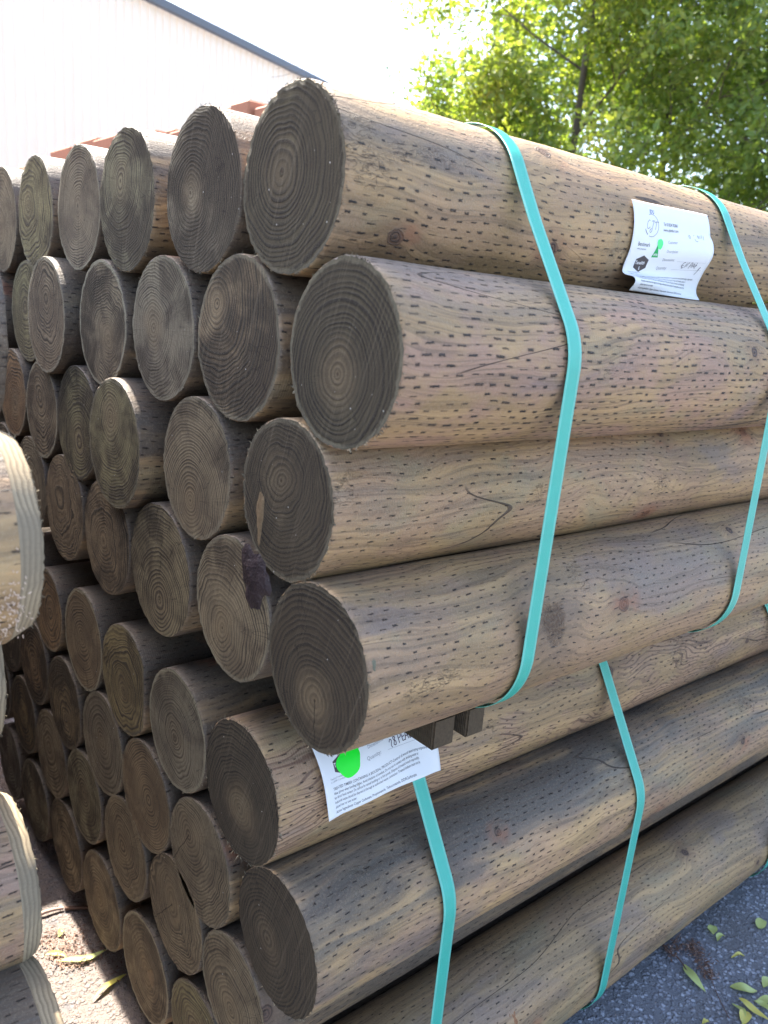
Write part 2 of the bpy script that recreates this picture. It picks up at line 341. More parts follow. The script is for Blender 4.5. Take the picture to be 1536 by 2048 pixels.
def mat_paper():
    t = NT('printed_paper')
    n = t.noise(t.obj(), 900, 3, 0.7); n2 = t.noise(t.obj(), 18, 3)
    c = t.mix(t.m('MULTIPLY', n2, 0.5), (0.82, 0.83, 0.84), (0.74, 0.76, 0.78))
    b = t.n('ShaderNodeBsdfPrincipled'); t.link(c, b.inputs['Base Color']); b.inputs['Roughness'].default_value = 0.6
    b.inputs['Specular IOR Level'].default_value = 0.3
    t.link(t.bump(n, 0.0002, 0.5), b.inputs['Normal'])
    tr = t.n('ShaderNodeBsdfTranslucent'); tr.inputs[0].default_value = (0.8, 0.82, 0.8, 1)
    ms = t.n('ShaderNodeMixShader'); ms.inputs[0].default_value = 0.12
    t.link(b.outputs[0], ms.inputs[1]); t.link(tr.outputs[0], ms.inputs[2]); t.link(ms.outputs[0], t.out.inputs[0])
    return t.mat

def mat_ink(name, col, rough=0.6):
    t = NT(name); t.bsdf(col, rough, None, 0.3); return t.mat

def mat_asphalt():
    t = NT('worn_asphalt')
    p = t.obj(); x, y, z = t.sep(p)
    v1 = t.n('ShaderNodeTexVoronoi', feature='F1'); t.link(t.noisec(p, 60), v1.inputs['Vector'])
    dist = t.n('ShaderNodeMix', data_type='VECTOR'); dist.inputs[0].default_value = 0.006
    t.link(p, dist.inputs[4]); t.link(t.noisec(p, 120), dist.inputs[5])
    pv = dist.outputs[1]
    va = t.n('ShaderNodeTexVoronoi', feature='F1'); t.link(pv, va.inputs['Vector']); va.inputs['Scale'].default_value = 105
    vb = t.n('ShaderNodeTexVoronoi', feature='F1'); t.link(pv, vb.inputs['Vector']); vb.inputs['Scale'].default_value = 260
    ra, ga, ba = t.sep(va.outputs['Color']); rb, gb, bb = t.sep(vb.outputs['Color'])
    stone = t.m('MULTIPLY', t.m('SUBTRACT', 1.0, t.ss(va.outputs['Distance'], 0.30, 0.62)), t.m('GREATER_THAN', ra, 0.42))
    stone2 = t.m('MULTIPLY', t.m('SUBTRACT', 1.0, t.ss(vb.outputs['Distance'], 0.28, 0.6)), t.m('GREATER_THAN', rb, 0.35))
    n1 = t.noise(p, 5, 5, 0.6); n2 = t.noise(p, 700, 3, 0.7); n3 = t.noise(p, 38, 4, 0.65)
    c = t.mix(n3, (0.095, 0.099, 0.115), (0.19, 0.198, 0.225))
    sc1 = t.mix(ga, (0.19, 0.20, 0.24), (0.48, 0.50, 0.57))
    c = t.mix(t.m('MULTIPLY', stone2, 0.7), c, t.mix(gb, (0.035, 0.037, 0.043), (0.36, 0.37, 0.40)))
    c = t.mix(t.m('MULTIPLY', stone, 0.85), c, sc1)
    c = t.mix(t.m('MULTIPLY', t.ss(n2, 0.6, 0.72), 0.7), c, (0.5, 0.5, 0.53))
    c = t.mix(t.m('MULTIPLY', t.ss(n1, 0.5, 0.7), 0.35), c, (0.10, 0.088, 0.075))
    # sawdust and grit trodden into the alley between the two stacks
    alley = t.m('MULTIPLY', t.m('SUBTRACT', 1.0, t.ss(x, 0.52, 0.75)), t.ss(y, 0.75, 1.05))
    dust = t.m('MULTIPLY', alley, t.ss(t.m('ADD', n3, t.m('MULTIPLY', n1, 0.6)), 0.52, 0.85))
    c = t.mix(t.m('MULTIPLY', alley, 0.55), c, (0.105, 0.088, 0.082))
    c = t.mix(t.m('MULTIPLY', dust, 0.85), c, (0.22, 0.175, 0.15))
    h = t.m('ADD', t.m('ADD', t.m('MULTIPLY', stone, 1.0), t.m('MULTIPLY', stone2, 0.5)), t.m('ADD', t.m('MULTIPLY', n2, 0.45), t.m('MULTIPLY', n3, 0.8)))
    t.bsdf(c, t.m('ADD', 0.55, t.m('MULTIPLY', n3, 0.3)), t.bump(h, 0.0035, 1.0), 0.45)
    return t.mat

def mat_leaf(name, a, b, trans=0.45):
    t = NT(name)
    x = t.n('ShaderNodeNewGeometry').outputs['Random Per Island']
    n = t.noise(t.obj(), 1.3, 2)
    f = t.m('ADD', t.m('MULTIPLY', x, 0.7), t.m('MULTIPLY', t.m('SUBTRACT', n, 0.5), 0.9), clamp=True)
    c = t.mix(f, a, b)
    d = t.n('ShaderNodeBsdfPrincipled'); t.link(c, d.inputs['Base Color']); d.inputs['Roughness'].default_value = 0.42
    d.inputs['Specular IOR Level'].default_value = 0.5
    tc = t.mix(f, tuple(min(1, q) for q in (a[0] * 1.7, a[1] * 1.6, a[2] * 0.5)), tuple(min(1, q) for q in (b[0] * 1.8, b[1] * 1.6, b[2] * 0.5)))
    tr = t.n('ShaderNodeBsdfTranslucent'); t.link(tc, tr.inputs[0])
    ms = t.n('ShaderNodeMixShader'); ms.inputs[0].default_value = trans
    t.link(d.outputs[0], ms.inputs[1]); t.link(tr.outputs[0], ms.inputs[2]); t.link(ms.outputs[0], t.out.inputs[0])
    return t.mat

def mat_bark():
    t = NT('tree_bark'); p = t.obj()
    x, y, z = t.sep(p)
    n = t.noise(t.xyz(t.m('MULTIPLY', x, 30.0), t.m('MULTIPLY', y, 30.0), t.m('MULTIPLY', z, 7.0)), 1.0, 4, 0.65)
    c = t.mix(n, (0.05, 0.042, 0.033), (0.17, 0.145, 0.115))
    t.bsdf(c, 0.85, t.bump(n, 0.01, 1.0), 0.3); return t.mat

def mat_bearer():
    t = NT('sawn_bearer'); x, y, z = t.sep(t.obj())
    g = t.noise(t.xyz(t.m('MULTIPLY', x, 230.0), t.m('MULTIPLY', y, 8.0), t.m('MULTIPLY', z, 230.0)), 1.0, 3)
    s = t.m('SINE', t.m('ADD', t.m('MULTIPLY', y, 1900.0), t.m('MULTIPLY', g, 5.0)))
    c = t.mix(g, (0.035, 0.025, 0.016), (0.105, 0.075, 0.045))
    h = t.m('ADD', t.m('MULTIPLY', s, 0.3), g)
    t.bsdf(c, 0.8, t.bump(h, 0.0016, 1.0), 0.25); return t.mat

def mat_cladding():
    t = NT('painted_cladding'); p = t.obj()
    x, y, z = t.sep(p)
    n = t.noise(t.xyz(t.m('MULTIPLY', x, 3.0), t.m('MULTIPLY', y, 3.0), t.m('MULTIPLY', z, 0.4)), 1.0, 4)
    c = t.mix(n, (0.86, 0.79, 0.73), (0.79, 0.71, 0.65))
    b = t.bsdf(c, 0.45, None, 0.5)
    tr = t.n('ShaderNodeBsdfTranslucent'); tr.inputs[0].default_value = (0.95, 0.82, 0.70, 1)
    ms = t.n('ShaderNodeMixShader'); ms.inputs[0].default_value = 0.045  # slight translucency added, brightening the shaded wall in place of glare
    t.link(b.outputs[0], ms.inputs[1]); t.link(tr.outputs[0], ms.inputs[2]); t.link(ms.outputs[0], t.out.inputs[0])
    return t.mat

def mat_redwood():
    t = NT('red_brown_timber'); x, y, z = t.sep(t.obj())
    seed = t.attr('seed')
    g = t.noise(t.xyz(t.m('ADD', t.m('MULTIPLY', x, 3.0), seed), t.m('MULTIPLY', y, 60.0), t.m('MULTIPLY', z, 60.0)), 1.0, 4)
    c = t.mix(g, (0.30, 0.125, 0.075), (0.42, 0.20, 0.125))
    t.bsdf(c, 0.75, t.bump(g, 0.002, 0.8), 0.3); return t.mat

M = dict(side=mat_log_side(), end=mat_log_end(), chamfer=mat_chamfer(), fibre=mat_fibre(), strap=mat_strap(), paper=mat_paper(),
         asphalt=mat_asphalt(), bark=mat_bark(), bearer=mat_bearer(), clad=mat_cladding(), red=mat_redwood(),
         ink=mat_ink('black_print', (0.10, 0.10, 0.11)), faint=mat_ink('grey_print', (0.33, 0.33, 0.35)), navy=mat_ink('blue_print', (0.03, 0.07, 0.25)),
         pen=mat_ink('purple_pen', (0.05, 0.02, 0.05)), marker=mat_ink('grey_marker', (0.16, 0.15, 0.17)),
         logo=mat_ink('dark_logo', (0.07, 0.06, 0.06)), white=mat_ink('white_print', (0.85, 0.85, 0.85)),
         green=mat_ink('green_print', (0.02, 0.35, 0.09)), fluo=mat_ink('fluorescent_green_paint', (0.01, 0.80, 0.03), 0.35),
         fluo2=mat_ink('green_paint_mist', (0.10, 0.78, 0.22), 0.45),
         pocket=mat_simple('bark_pocket_resin', (0.036, 0.025, 0.028), 0.45, 0.9, 45, 0.5, 0.008),
         amber=mat_simple('resin_knot', (0.19, 0.128, 0.070), 0.75, 0.6, 110, 0.3, 0.002),
         lichen=mat_simple('verdigris_scale', (0.13, 0.125, 0.085), 0.8, 0.8, 160, 0.3, 0.003),
         rust=mat_simple('orange_wood_scar', (0.25, 0.12, 0.06), 0.75, 0.7, 160, 0.3, 0.003),
         gutter=mat_simple('grey_gutter', (0.16, 0.17, 0.20), 0.5, 0.1),
         leafy=mat_leaf('fallen_leaf_green', (0.42, 0.50, 0.16), (0.60, 0.62, 0.27), 0.25),
         leafo=mat_leaf('fallen_leaf_yellow', (0.62, 0.55, 0.12), (0.66, 0.60, 0.20), 0.25),
         crown1=mat_leaf('foliage_bright', (0.14, 0.225, 0.070), (0.32, 0.385, 0.12), 0.60),
         crown2=mat_leaf('foliage_deep', (0.085, 0.155, 0.045), (0.22, 0.30, 0.08), 0.57),
         twig=mat_simple('dry_twig', (0.12, 0.065, 0.045), 0.8, 0.5, 90),
         husk=mat_simple('dry_husk', (0.42, 0.28, 0.22), 0.7, 0.6, 200))

# ------------------------------------------------------------------ ground
def build_ground():
    S = 60.0
    vs = [(-S, -S, 0), (S, -S, 0), (S, S, 0), (-S, S, 0)]
    o = mesh_obj('ground', vs, [(0, 1, 2, 3)], M['asphalt'], smooth=False)
    tag(o, 'worn dark asphalt yard with coarse grey stones', kind='structure')
build_ground()

# ------------------------------------------------------------------ logs
FRONT_X = 0.507
def log_profile(rng, r):
    a2, p2, a3, p3, a5, p5 = rng.uniform(0, .010), rng.uniform(0, 6.28), rng.uniform(0, .006), rng.uniform(0, 6.28), rng.uniform(0, .003), rng.uniform(0, 6.28)
    return lambda th: r * (1 + a2 * math.cos(2 * th + p2) + a3 * math.cos(3 * th + p3) + a5 * math.cos(5 * th + p5))

def make_log(y, z, r, label, group, x0=FRONT_X, length=2.4, sgn=1, seed=0.0, pith=(0, 0), tone=.5, rings=20, wavy=.6, sap=0.0, heart=.5,
             crack=-9.0, dark=.35, pink=.25, grain=.25, incise=1.0, knot=None, top_tone=.5, slot=1.0, fuzz=60, fuzzlen=.005, tilt=(0, 0), chamfer=False, dense=False, flat=None):
    """A log lying along X. Its visible sawn end is at x0; sgn +1 runs it to +X, -1 to -X."""
    rng = random.Random(int(seed * 1000) + 17)
    if sap == 0: sap = max(0.0, rng.uniform(-.3, .55))
    prof0 = log_profile(rng, r)
    if flat:                                   # a slabbed flank: clip the outline at a distance along a direction
        fa, fd = flat
        prof = lambda th: min(prof0(th), fd * r / max(math.cos(th - fa), 0.05) if math.cos(th - fa) > 0.05 else 9)
    else: prof = prof0
    NA = 128 if dense else 72
    o_seed = Vector((seed * 5.1, seed * 2.3, seed))
    jag = [rng.uniform(-1, 1) for _ in range(NA)]
    def rad(th, x, i):
        q = mnoise.noise(Vector((x * 2.2, math.cos(th) * .8, math.sin(th) * .8)) + o_seed)
        q2 = mnoise.noise(Vector((x * 9, math.cos(th) * 2.2, math.sin(th) * 2.2)) + o_seed)
        rr = prof(th) * (1 + .020 * q) + .0009 * q2
        if chamfer: rr *= 1 - .11 * max(0.0, 1 - x / .022) ** 1.0
        return rr
    xs = [0.0, .0012, .004, .010, .016, .022, .028, .036] + [.06 + (length - .06) * k / (60 if dense else 34) for k in range((60 if dense else 34) + 1)]
    vs, uvs = [], []
    for k, x in enumerate(xs):
        for i in range(NA + 1):
            th = 2 * PI * (i % NA) / NA        # 0 at +Y, going up over the top to -Y
            R = rad(th, x, i % NA)
            if k == 0: R -= .0012 + .0011 * jag[i % NA] * (1.8 if abs(jag[(i + 5) % NA]) > .8 else .7)
            if k == 1: R -= .0003
            yy, zz = R * math.cos(th), R * math.sin(th)
            sh = (tilt[0] * yy + tilt[1] * zz) * math.exp(-x / .12)
            xx = x + sh + (0.0006 * jag[(i * 7) % NA] if k == 0 else 0)
            vs.append((sgn * xx, yy, zz)); uvs.append((x, r * 2 * PI * i / NA))
    W = NA + 1; fs_side, fs_ch = [], []
    for k in range(len(xs) - 1):
        for i in range(NA):
            a, b, c, d = k * W + i, k * W + i + 1, (k + 1) * W + i + 1, (k + 1) * W + i
            f = (a, d, c, b) if sgn > 0 else (a, b, c, d)
            (fs_ch if chamfer and xs[k + 1] <= .0225 else fs_side).append(f)
    # far end cap
    n0 = (len(xs) - 1) * W
    vs.append((sgn * length, 0, 0)); uvs.append((length, 0)); cidx = len(vs) - 1
    for i in range(NA):
        fs_side.append((n0 + i, cidx, n0 + i + 1) if sgn > 0 else (n0 + i, n0 + i + 1, cidx))
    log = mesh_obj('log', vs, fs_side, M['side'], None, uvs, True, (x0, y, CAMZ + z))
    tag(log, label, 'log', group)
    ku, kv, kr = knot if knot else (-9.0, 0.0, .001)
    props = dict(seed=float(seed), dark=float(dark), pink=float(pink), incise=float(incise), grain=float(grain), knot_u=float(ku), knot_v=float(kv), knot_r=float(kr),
                 tone=float(tone), rings=float(rings), wavy=float(wavy), sap=float(sap), heart=float(heart), crack=float(crack), top_tone=float(top_tone), slot=float(slot))
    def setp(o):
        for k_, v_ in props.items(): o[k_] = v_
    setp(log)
    if chamfer:
        ch = mesh_obj('chamfered_edge', vs[:7 * W], fs_ch, M['chamfer'], log, uvs[:7 * W]); setp(ch)
    # sawn end
    NR = 16
    ev, euv, er = [(sgn * 0.0, 0, 0)], [(-pith[0] * r, -pith[1] * r)], [0.0]
    for j in range(1, NR + 1):
        f = j / NR
        for i in range(NA):
            bx, by, bz = vs[i]
            yy, zz = by * f, bz * f
            xx = bx if j == NR else sgn * (tilt[0] * yy + tilt[1] * zz)
            ev.append((xx - (sgn * .0001 if j < NR else 0), yy, zz)); euv.append((yy - pith[0] * r, zz - pith[1] * r)); er.append(f)
    ef = []
    for i in range(NA):
        a, b = 1 + i, 1 + (i + 1) % NA
        ef.append((0, a, b) if sgn > 0 else (0, b, a))
    for j in range(NR - 1):
        for i in range(NA):
            a, b = 1 + j * NA + i, 1 + j * NA + (i + 1) % NA; c, d = b + NA, a + NA
            ef.append((a, d, c, b) if sgn > 0 else (a, b, c, d))
    e = mesh_obj('cut_end', ev, ef, M['end'], log, euv); setp(e)
    at = e.data.attributes.new('rim', 'FLOAT', 'POINT')
    for i, q in enumerate(er): at.data[i].value = q
    # torn fibres round the rim
    if fuzz:
        fv, ff = [], []
        for _ in range(int(fuzz * 1.3)):
            i = rng.randrange(NA)
            if mnoise.noise(Vector((math.cos(2 * PI * i / NA) * 3.0, math.sin(2 * PI * i / NA) * 3.0, seed * 3))) + .35 * math.cos(2 * PI * i / NA - PI) < rng.uniform(-.25, .45): continue
            th = 2 * PI * (i + rng.random()) / NA
            j = i
            bx, by, bz = vs[j]; R = math.hypot(by, bz)
            base = Vector((bx + sgn * rng.uniform(0, .0015), R * math.cos(th), R * math.sin(th)))
            out = Vector((0, math.cos(th), math.sin(th))); tan = Vector((0, -math.sin(th), math.cos(th)))
            dr = (out * rng.uniform(.3, 1) + tan * rng.uniform(-.7, .7) + Vector((-sgn, 0, 0)) * rng.uniform(-.6, .8)).normalized()
            L = fuzzlen * rng.uniform(.25, 1.0) ** 1.4; wd = rng.uniform(.0003, .0008)
            side = dr.cross(out + Vector((.3, 0, 0))).normalized() * wd
            mid = base + dr * L * .6 + out * L * rng.uniform(-.15, .15)
            k = len(fv)
            fv += [tuple(base - side - out * .0006), tuple(base + side - out * .0006), tuple(mid + side * .7), tuple(mid - side * .7), tuple(base + dr * L + tan * L * rng.uniform(-.3, .3))]
            ff += [(k, k + 1, k + 2, k + 3), (k + 3, k + 2, k + 4)]
        mesh_obj('frayed_fibres', fv, ff, M['fibre'], log, None, False)['kind'] = 'stuff'
    return log

def blob_on(parent, name, mat, x, y, z, ry, rz, h, seed, normal='x', rot=0.0):
    """irregular raised scab sunk in the parent's surface; local coordinates of the parent"""
    rng = random.Random(seed); n, rings = 28, 5
    rr = [1 + rng.uniform(-.34, .30) for _ in range(n)]
    rr = [(rr[i - 1] + rr[i] * 3 + rr[(i + 1) % n]) / 5 * (1 + .16 * math.sin(3 * 2 * PI * i / n + seed)) for i in range(n)]
    nv = Vector(normal) if not isinstance(normal, str) else Vector((-1, 0, 0))
    t1 = Vector((0, 0, 1)) if abs(nv.x) > .9 else Vector((1, 0, 0)); t2 = nv.cross(t1).normalized(); t1 = t2.cross(nv).normalized()
    c = Vector((x, y, z)); vs = [tuple(c + nv * h)]; fs = []
    for j in range(1, rings + 1):
        f = j / rings
        for i in range(n):
            a = 2 * PI * i / n
            p = t2 * (math.cos(a) * ry) + t1 * (math.sin(a) * rz)
            ca, sa = math.cos(rot), math.sin(rot)
            hh = h * (1 - f ** 2.2) + rng.uniform(-.12, .12) * h - (0.0016 if j == rings else 0)
            vs.append(tuple(c + p * f * rr[i] + nv * hh))
    for i in range(n): fs.append((0, 1 + i, 1 + (i + 1) % n))
    for j in range(rings - 1):
        for i in range(n):
            a, b = 1 + j * n + i, 1 + j * n + (i + 1) % n
            fs.append((a, a + n, b + n, b))
    return mesh_obj(name, vs, fs, mat, parent)

GU, GL, GS = 'round logs of the upper strapped stack', 'round logs of the lower strapped stack', 'logs of the near stack on the left'
D90 = PI / 2
# y, z (from camera height), r, options, label
UP = [
 ('A', .79, .13, .0995, dict(slot=1.05, top_tone=.45, pith=(.18, .10), tone=.92, rings=19, wavy=.45, dark=.32, pink=.22, grain=.05, fuzz=420, fuzzlen=.006, dense=True, heart=.45, seed=1.3),
  'top front log of the upper stack, carrying the white tag on its side'),
 ('B', .995, .13, .100, dict(pith=(.30, 0), tone=.72, rings=25, fuzz=260, seed=2.1, dark=.55), 'second log in the top row, behind the big dark ended front log'),
 ('C', 1.233, .131, .1015, dict(pith=(.2, .28), tone=.62, rings=24, fuzz=220, seed=3.7, dark=.5), 'third log in the top row, centre of its rings high on the sawn end'),
 ('D', 1.432, .128, .100, dict(pith=(.0, .05), tone=.34, rings=26, fuzz=90, seed=4.4, crack=-1.62, heart=.2), 'narrow pale top row log with a crack running down its sawn end'),
 ('E', 1.657, .13, .1015, dict(pith=(.40, .15), tone=.36, rings=13, wavy=1.0, fuzz=90, seed=5.2), 'second top row log from the left edge, wide wavy rings'),
 ('F', 1.875, .125, .1035, dict(pith=(.1, -.1), tone=.36, rings=17, fuzz=50, seed=6.6), 'leftmost top row log, cut by the left edge of the photo'),
 ('G', .679, -.046, .098, dict(slot=1.22, top_tone=.6, pith=(.05, -.20), tone=.98, rings=20, wavy=.35, dark=.26, pink=.75, grain=.18, fuzz=520, fuzzlen=.0055, dense=True, heart=.8, seed=7.9, crack=-9),
  'pinkish front log under the tagged log, with a dark finely ringed end'),
 ('H', .895, -.047, .1005, dict(pith=(.50, .42), tone=.66, rings=21, fuzz=160, seed=8.3, sap=.35, dark=.6), 'second row log with its rings centred far up to the left'),
 ('I', 1.106, -.047, .1015, dict(pith=(.25, .0), tone=.44, rings=25, fuzz=120, seed=9.8, heart=.9), 'second row log with a reddish heart, third from the front'),
 ('J', 1.331, -.053, .1005, dict(pith=(-.28, -.25), tone=.58, rings=22, wavy=1.1, fuzz=120, seed=10.4, sap=.9, heart=.9), 'second row log with a pale rim and amber streak at its heart'),
 ('K', 1.572, -.053, .1045, dict(pith=(-.05, .35), tone=.25, rings=17, wavy=.9, fuzz=80, seed=11.1, sap=.7, x0=FRONT_X - .012), 'second row log standing slightly proud with arched rings and lit rim'),
 ('Lx', 1.750, -.053, .1000, dict(pith=(.1, .1), tone=.12, rings=15, wavy=.9, fuzz=30, seed=12.7, x0=FRONT_X + .008), 'pale grey second row log half hidden behind its proud neighbour'),
 ('M', 1.965, -.060, .0970, dict(pith=(.0, .0), tone=.2, rings=15, fuzz=20, seed=13.5), 'light slice of second row log at the left photo edge'),
 ('N', .771, -.219, .0965, dict(slot=.75, top_tone=.35, pith=(.10, .22), tone=.90, rings=23, wavy=.7, dark=.22, pink=.3, grain=.3, fuzz=420, dense=True, seed=14.2, sap=.25), 'recessed front log in the third row with an amber knot in its end'),
 ('O', .996, -.226, .0995, dict(pith=(.12, -.48), tone=.34, rings=25, wavy=.35, fuzz=220, seed=15.9, heart=.9, dark=.6), 'third row log with crisp pale rings centred low on its end'),
 ('P', 1.249, -.235, .1040, dict(pith=(.12, .40), tone=.52, rings=22, fuzz=120, seed=16.1, heart=1.0, sap=.3, x0=FRONT_X - .014, dark=.5), 'third row log with a pale oval heart and sunlit upper rim'),
 ('Q', 1.452, -.233, .1015, dict(pith=(-.1, -.3), tone=.62, rings=18, fuzz=40, seed=17.3, crack=1.5, heart=.7), 'dim third row log with an upright crack in its end'),
 ('R', 1.648, -.237, .0950, dict(pith=(.05, .3), tone=.5, rings=15, wavy=.8, fuzz=40, seed=18.8, sap=.9), 'third row log with arched brown rings and a pale right rim'),
 ('S', 1.838, -.226, .0930, dict(pith=(-.2, -.2), tone=.25, rings=14, wavy=1.1, fuzz=10, seed=19.4, heart=1.0), 'leftmost visible third row log with a yellowish heart'),
 ('T', .692, -.398, .0995, dict(slot=.8, top_tone=.28, pith=(-.03, -.40), tone=1.12, rings=17, wavy=.4, dark=.10, pink=.28, grain=.1, fuzz=420, dense=True, seed=20.6, heart=1.0, knot=(.305, .312 - .028, .028), crack=-1.65),
  'front log of the bottom row of the upper stack, darkest sawn end'),
 ('U', .886, -.392, .0970, dict(pith=(.22, -.36), tone=.36, rings=21, wavy=.8, fuzz=60, seed=21.2, heart=.8, dark=.7), 'log with a purple bark pocket in the corner of its end'),
 ('V', 1.107, -.405, .1030, dict(pith=(-.03, -.45), tone=.45, rings=19, wavy=.5, fuzz=60, seed=22.9, crack=1.62, heart=.6, dark=.6), 'log with a thin crack rising from its low ring centre'),
 ('W', 1.318, -.408, .1005, dict(pith=(.1, -.1), tone=.55, rings=16, wavy=.9, fuzz=20, seed=23.3), 'shaded log beside the cracked one, bottom row of the upper stack'),
 ('X', 1.528, -.406, .1030, dict(pith=(.2, .1), tone=.38, rings=14, wavy=1.4, fuzz=20, seed=24.5, heart=.6), 'shaded bottom row log with swirling brown grain and a flat foot'),
 ('Y', 1.725, -.398, .0960, dict(pith=(0, 0), tone=.5, rings=14, wavy=1.0, fuzz=0, seed=25.7), 'shaded log mostly hidden behind the near left logs, upper stack bottom row'),
 ('S2', 2.035, -.226, .0960, dict(tone=.5, rings=14, fuzz=0, seed=26.1), 'last third row log, peeping out over the near left logs'),
 ('Y2', 1.925, -.400, .0960, dict(tone=.5, rings=14, fuzz=0, seed=27.3), 'last bottom row log of the upper stack, behind the near left logs'),
]
LO = [
 ('a1', .846, -.642, .0985, dict(slot=.85, top_tone=.2, pith=(.0, -.25), tone=.95, rings=22, wavy=.45, dark=.12, pink=.42, grain=.95, fuzz=460, fuzzlen=.008, dense=True, seed=31.4, heart=.9), 'top front log of the lower stack, carrying the lower paper tag'),
 ('a2', 1.040, -.642, .0970, dict(pith=(.05, -.15), tone=.35, rings=24, fuzz=140, seed=32.6, sap=.8, dark=.62), 'log with tight rings and greenish side behind the lower tagged log'),
 ('a3', 1.241, -.642, .0980, dict(pith=(.0, -.2), tone=.42, rings=17, wavy=1.0, fuzz=40, seed=33.1, heart=.6, dark=.6, flat=(PI, .84)), 'flat sided brown log in the top row of the lower stack'),
 ('a4', 1.436, -.642, .0985, dict(pith=(.05, .0), tone=.06, rings=20, fuzz=160, fuzzlen=.008, seed=34.9, sap=1.0, heart=.3, dark=.75), 'pale log with a ragged light rim, alone above the dark ones'),
 ('a5', 1.640, -.650, .0890, dict(pith=(-.2, .0), tone=.42, rings=12, wavy=1.0, fuzz=0, seed=35.2), 'small dim log to the left of the pale ragged one'),
 ('a6', 1.835, -.642, .0970, dict(tone=.6, rings=14, fuzz=0, seed=36.3), 'dark log just below the near left stack, nearly hidden'),
 ('b1', .742, -.804, .0960, dict(slot=.9, top_tone=.9, pith=(.22, -.12), tone=1.0, rings=21, wavy=.4, dark=.42, pink=.35, grain=.15, fuzz=260, dense=True, seed=37.7, heart=.5), 'dark grey sided front log midway down the lower stack'),
 ('b2', .957, -.821, .0975, dict(pith=(.35, .25), tone=.25, rings=22, wavy=.7, fuzz=50, seed=38.5, crack=-.95, heart=.4, dark=.55), 'log with a split at the foot of its light brown end'),
 ('b3', 1.152, -.817, .0965, dict(pith=(-.15, .0), tone=.30, rings=25, wavy=.4, fuzz=20, seed=39.9, heart=.8), 'log with neat fine rings around an orange heart, lower stack'),
 ('b4', 1.342, -.813, .0980, dict(pith=(.0, .05), tone=.18, rings=15, wavy=.35, fuzz=20, seed=40.2, heart=.6), 'log with bold well spaced tan rings, lower stack'),
 ('b5', 1.550, -.822, .0965, dict(pith=(-.1, -.3), tone=.65, rings=14, wavy=1.0, fuzz=0, seed=41.6, crack=-1.0), 'dark log with a slanting shadowed end left of the bold ringed one'),
 ('b6', 1.745, -.810, .0970, dict(tone=.75, rings=14, fuzz=0, seed=42.1), 'very dark log second from the left in the lower stack middle row'),
 ('a7', 2.035, -.642, .0960, dict(tone=.7, rings=14, fuzz=0, seed=57.2), 'dark log furthest left in the top row of the lower stack'),
 ('b8', 2.140, -.812, .0960, dict(tone=.7, rings=14, fuzz=0, seed=58.4), 'dark log seen only between two near left logs, lower stack middle row'),
 ('c8', 2.035, -.980, .0960, dict(tone=.7, rings=14, fuzz=0, seed=59.7), 'dark log furthest left in the third row of the lower stack'),
 ('b7', 1.940, -.810, .0960, dict(tone=.75, rings=14, fuzz=0, seed=43.3), 'hardly visible log furthest left in the lower stack middle row'),
 ('c2', .848, -.975, .0920, dict(pith=(.0, -.3), tone=.38, rings=20, wavy=.5, fuzz=80, seed=44.8, sap=.5, heart=.8, dark=.6), 'log at the bottom photo edge with a light upper rim'),
 ('c3', 1.035, -.967, .0960, dict(pith=(.1, .1), tone=.30, rings=17, wavy=1.3, fuzz=20, seed=45.4, heart=.6, crack=-.8), 'brown log with a dark gash low in its end'),
 ('c4', 1.238, -.971, .0950, dict(pith=(.1, .0), tone=.30, rings=17, wavy=.9, fuzz=20, seed=46.7, heart=.7), 'log with an upright brown streak through its rings'),
 ('c5', 1.442, -.978, .0950, dict(pith=(0, .1), tone=.55, rings=15, fuzz=0, seed=47.3), 'dim log above the ones nearest the sunlit ground'),
 ('c6', 1.640, -.984, .0970, dict(pith=(.1, .1), tone=.45, rings=14, fuzz=0, seed=48.9), 'dim greenish log third row down in the lower stack'),
 ('c7', 1.835, -.979, .0940, dict(tone=.75, rings=14, fuzz=0, seed=49.1), 'dark narrow looking log left in the third row down'),
 ('d1', .745, -1.163, .0965, dict(pith=(0, 0), slot=.70, top_tone=.22, tone=.6, rings=20, dark=.04, pink=.15, grain=.12, fuzz=0, dense=True, seed=50.5), 'lowest front log lying along the asphalt'),
 ('d2', .945, -1.145, .0960, dict(pith=(.1, .2), tone=.18, rings=17, wavy=.9, fuzz=60, seed=51.2, heart=.8), 'light brown log cut off by the bottom photo edge'),
 ('d3', 1.150, -1.162, .0985, dict(pith=(-.1, .0), tone=.50, rings=18, fuzz=60, seed=52.4, sap=1.0, heart=1.0, dark=.7), 'lowest row log with a broad light rim and small brown spot'),
 ('d4', 1.354, -1.160, .0970, dict(pith=(.1, .0), tone=.48, rings=16, fuzz=90, fuzzlen=.007, seed=53.6, heart=.8, sap=.3, dark=.7), 'lowest row log next to the sunlit patch of ground'),
 ('d5', 1.558, -1.160, .0980, dict(pith=(0, 0), tone=.6, rings=14, fuzz=0, seed=54.8, heart=.5, flat=(-.8, .86)), 'lowest row log with a trimmed lower right corner in shade'),
 ('d6', 1.765, -1.168, .0970, dict(tone=.6, rings=14, fuzz=0, seed=55.3), 'lowest row greenish log just right of the near left logs'),
 ('d7', 1.965, -1.168, .0950, dict(tone=.55, rings=14, fuzz=0, seed=56.9), 'lowest row log peeping out behind the near left stack'),
]
LOG = {}
FRONT = ('A', 'G', 'N', 'T', 'a1', 'b1', 'd1')
for row in UP + LO:
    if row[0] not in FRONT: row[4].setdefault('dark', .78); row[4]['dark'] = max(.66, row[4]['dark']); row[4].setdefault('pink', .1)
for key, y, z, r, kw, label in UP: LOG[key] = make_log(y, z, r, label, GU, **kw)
for key, y, z, r, kw, label in LO: LOG[key] = make_log(y, z, r, label, GL, **kw)
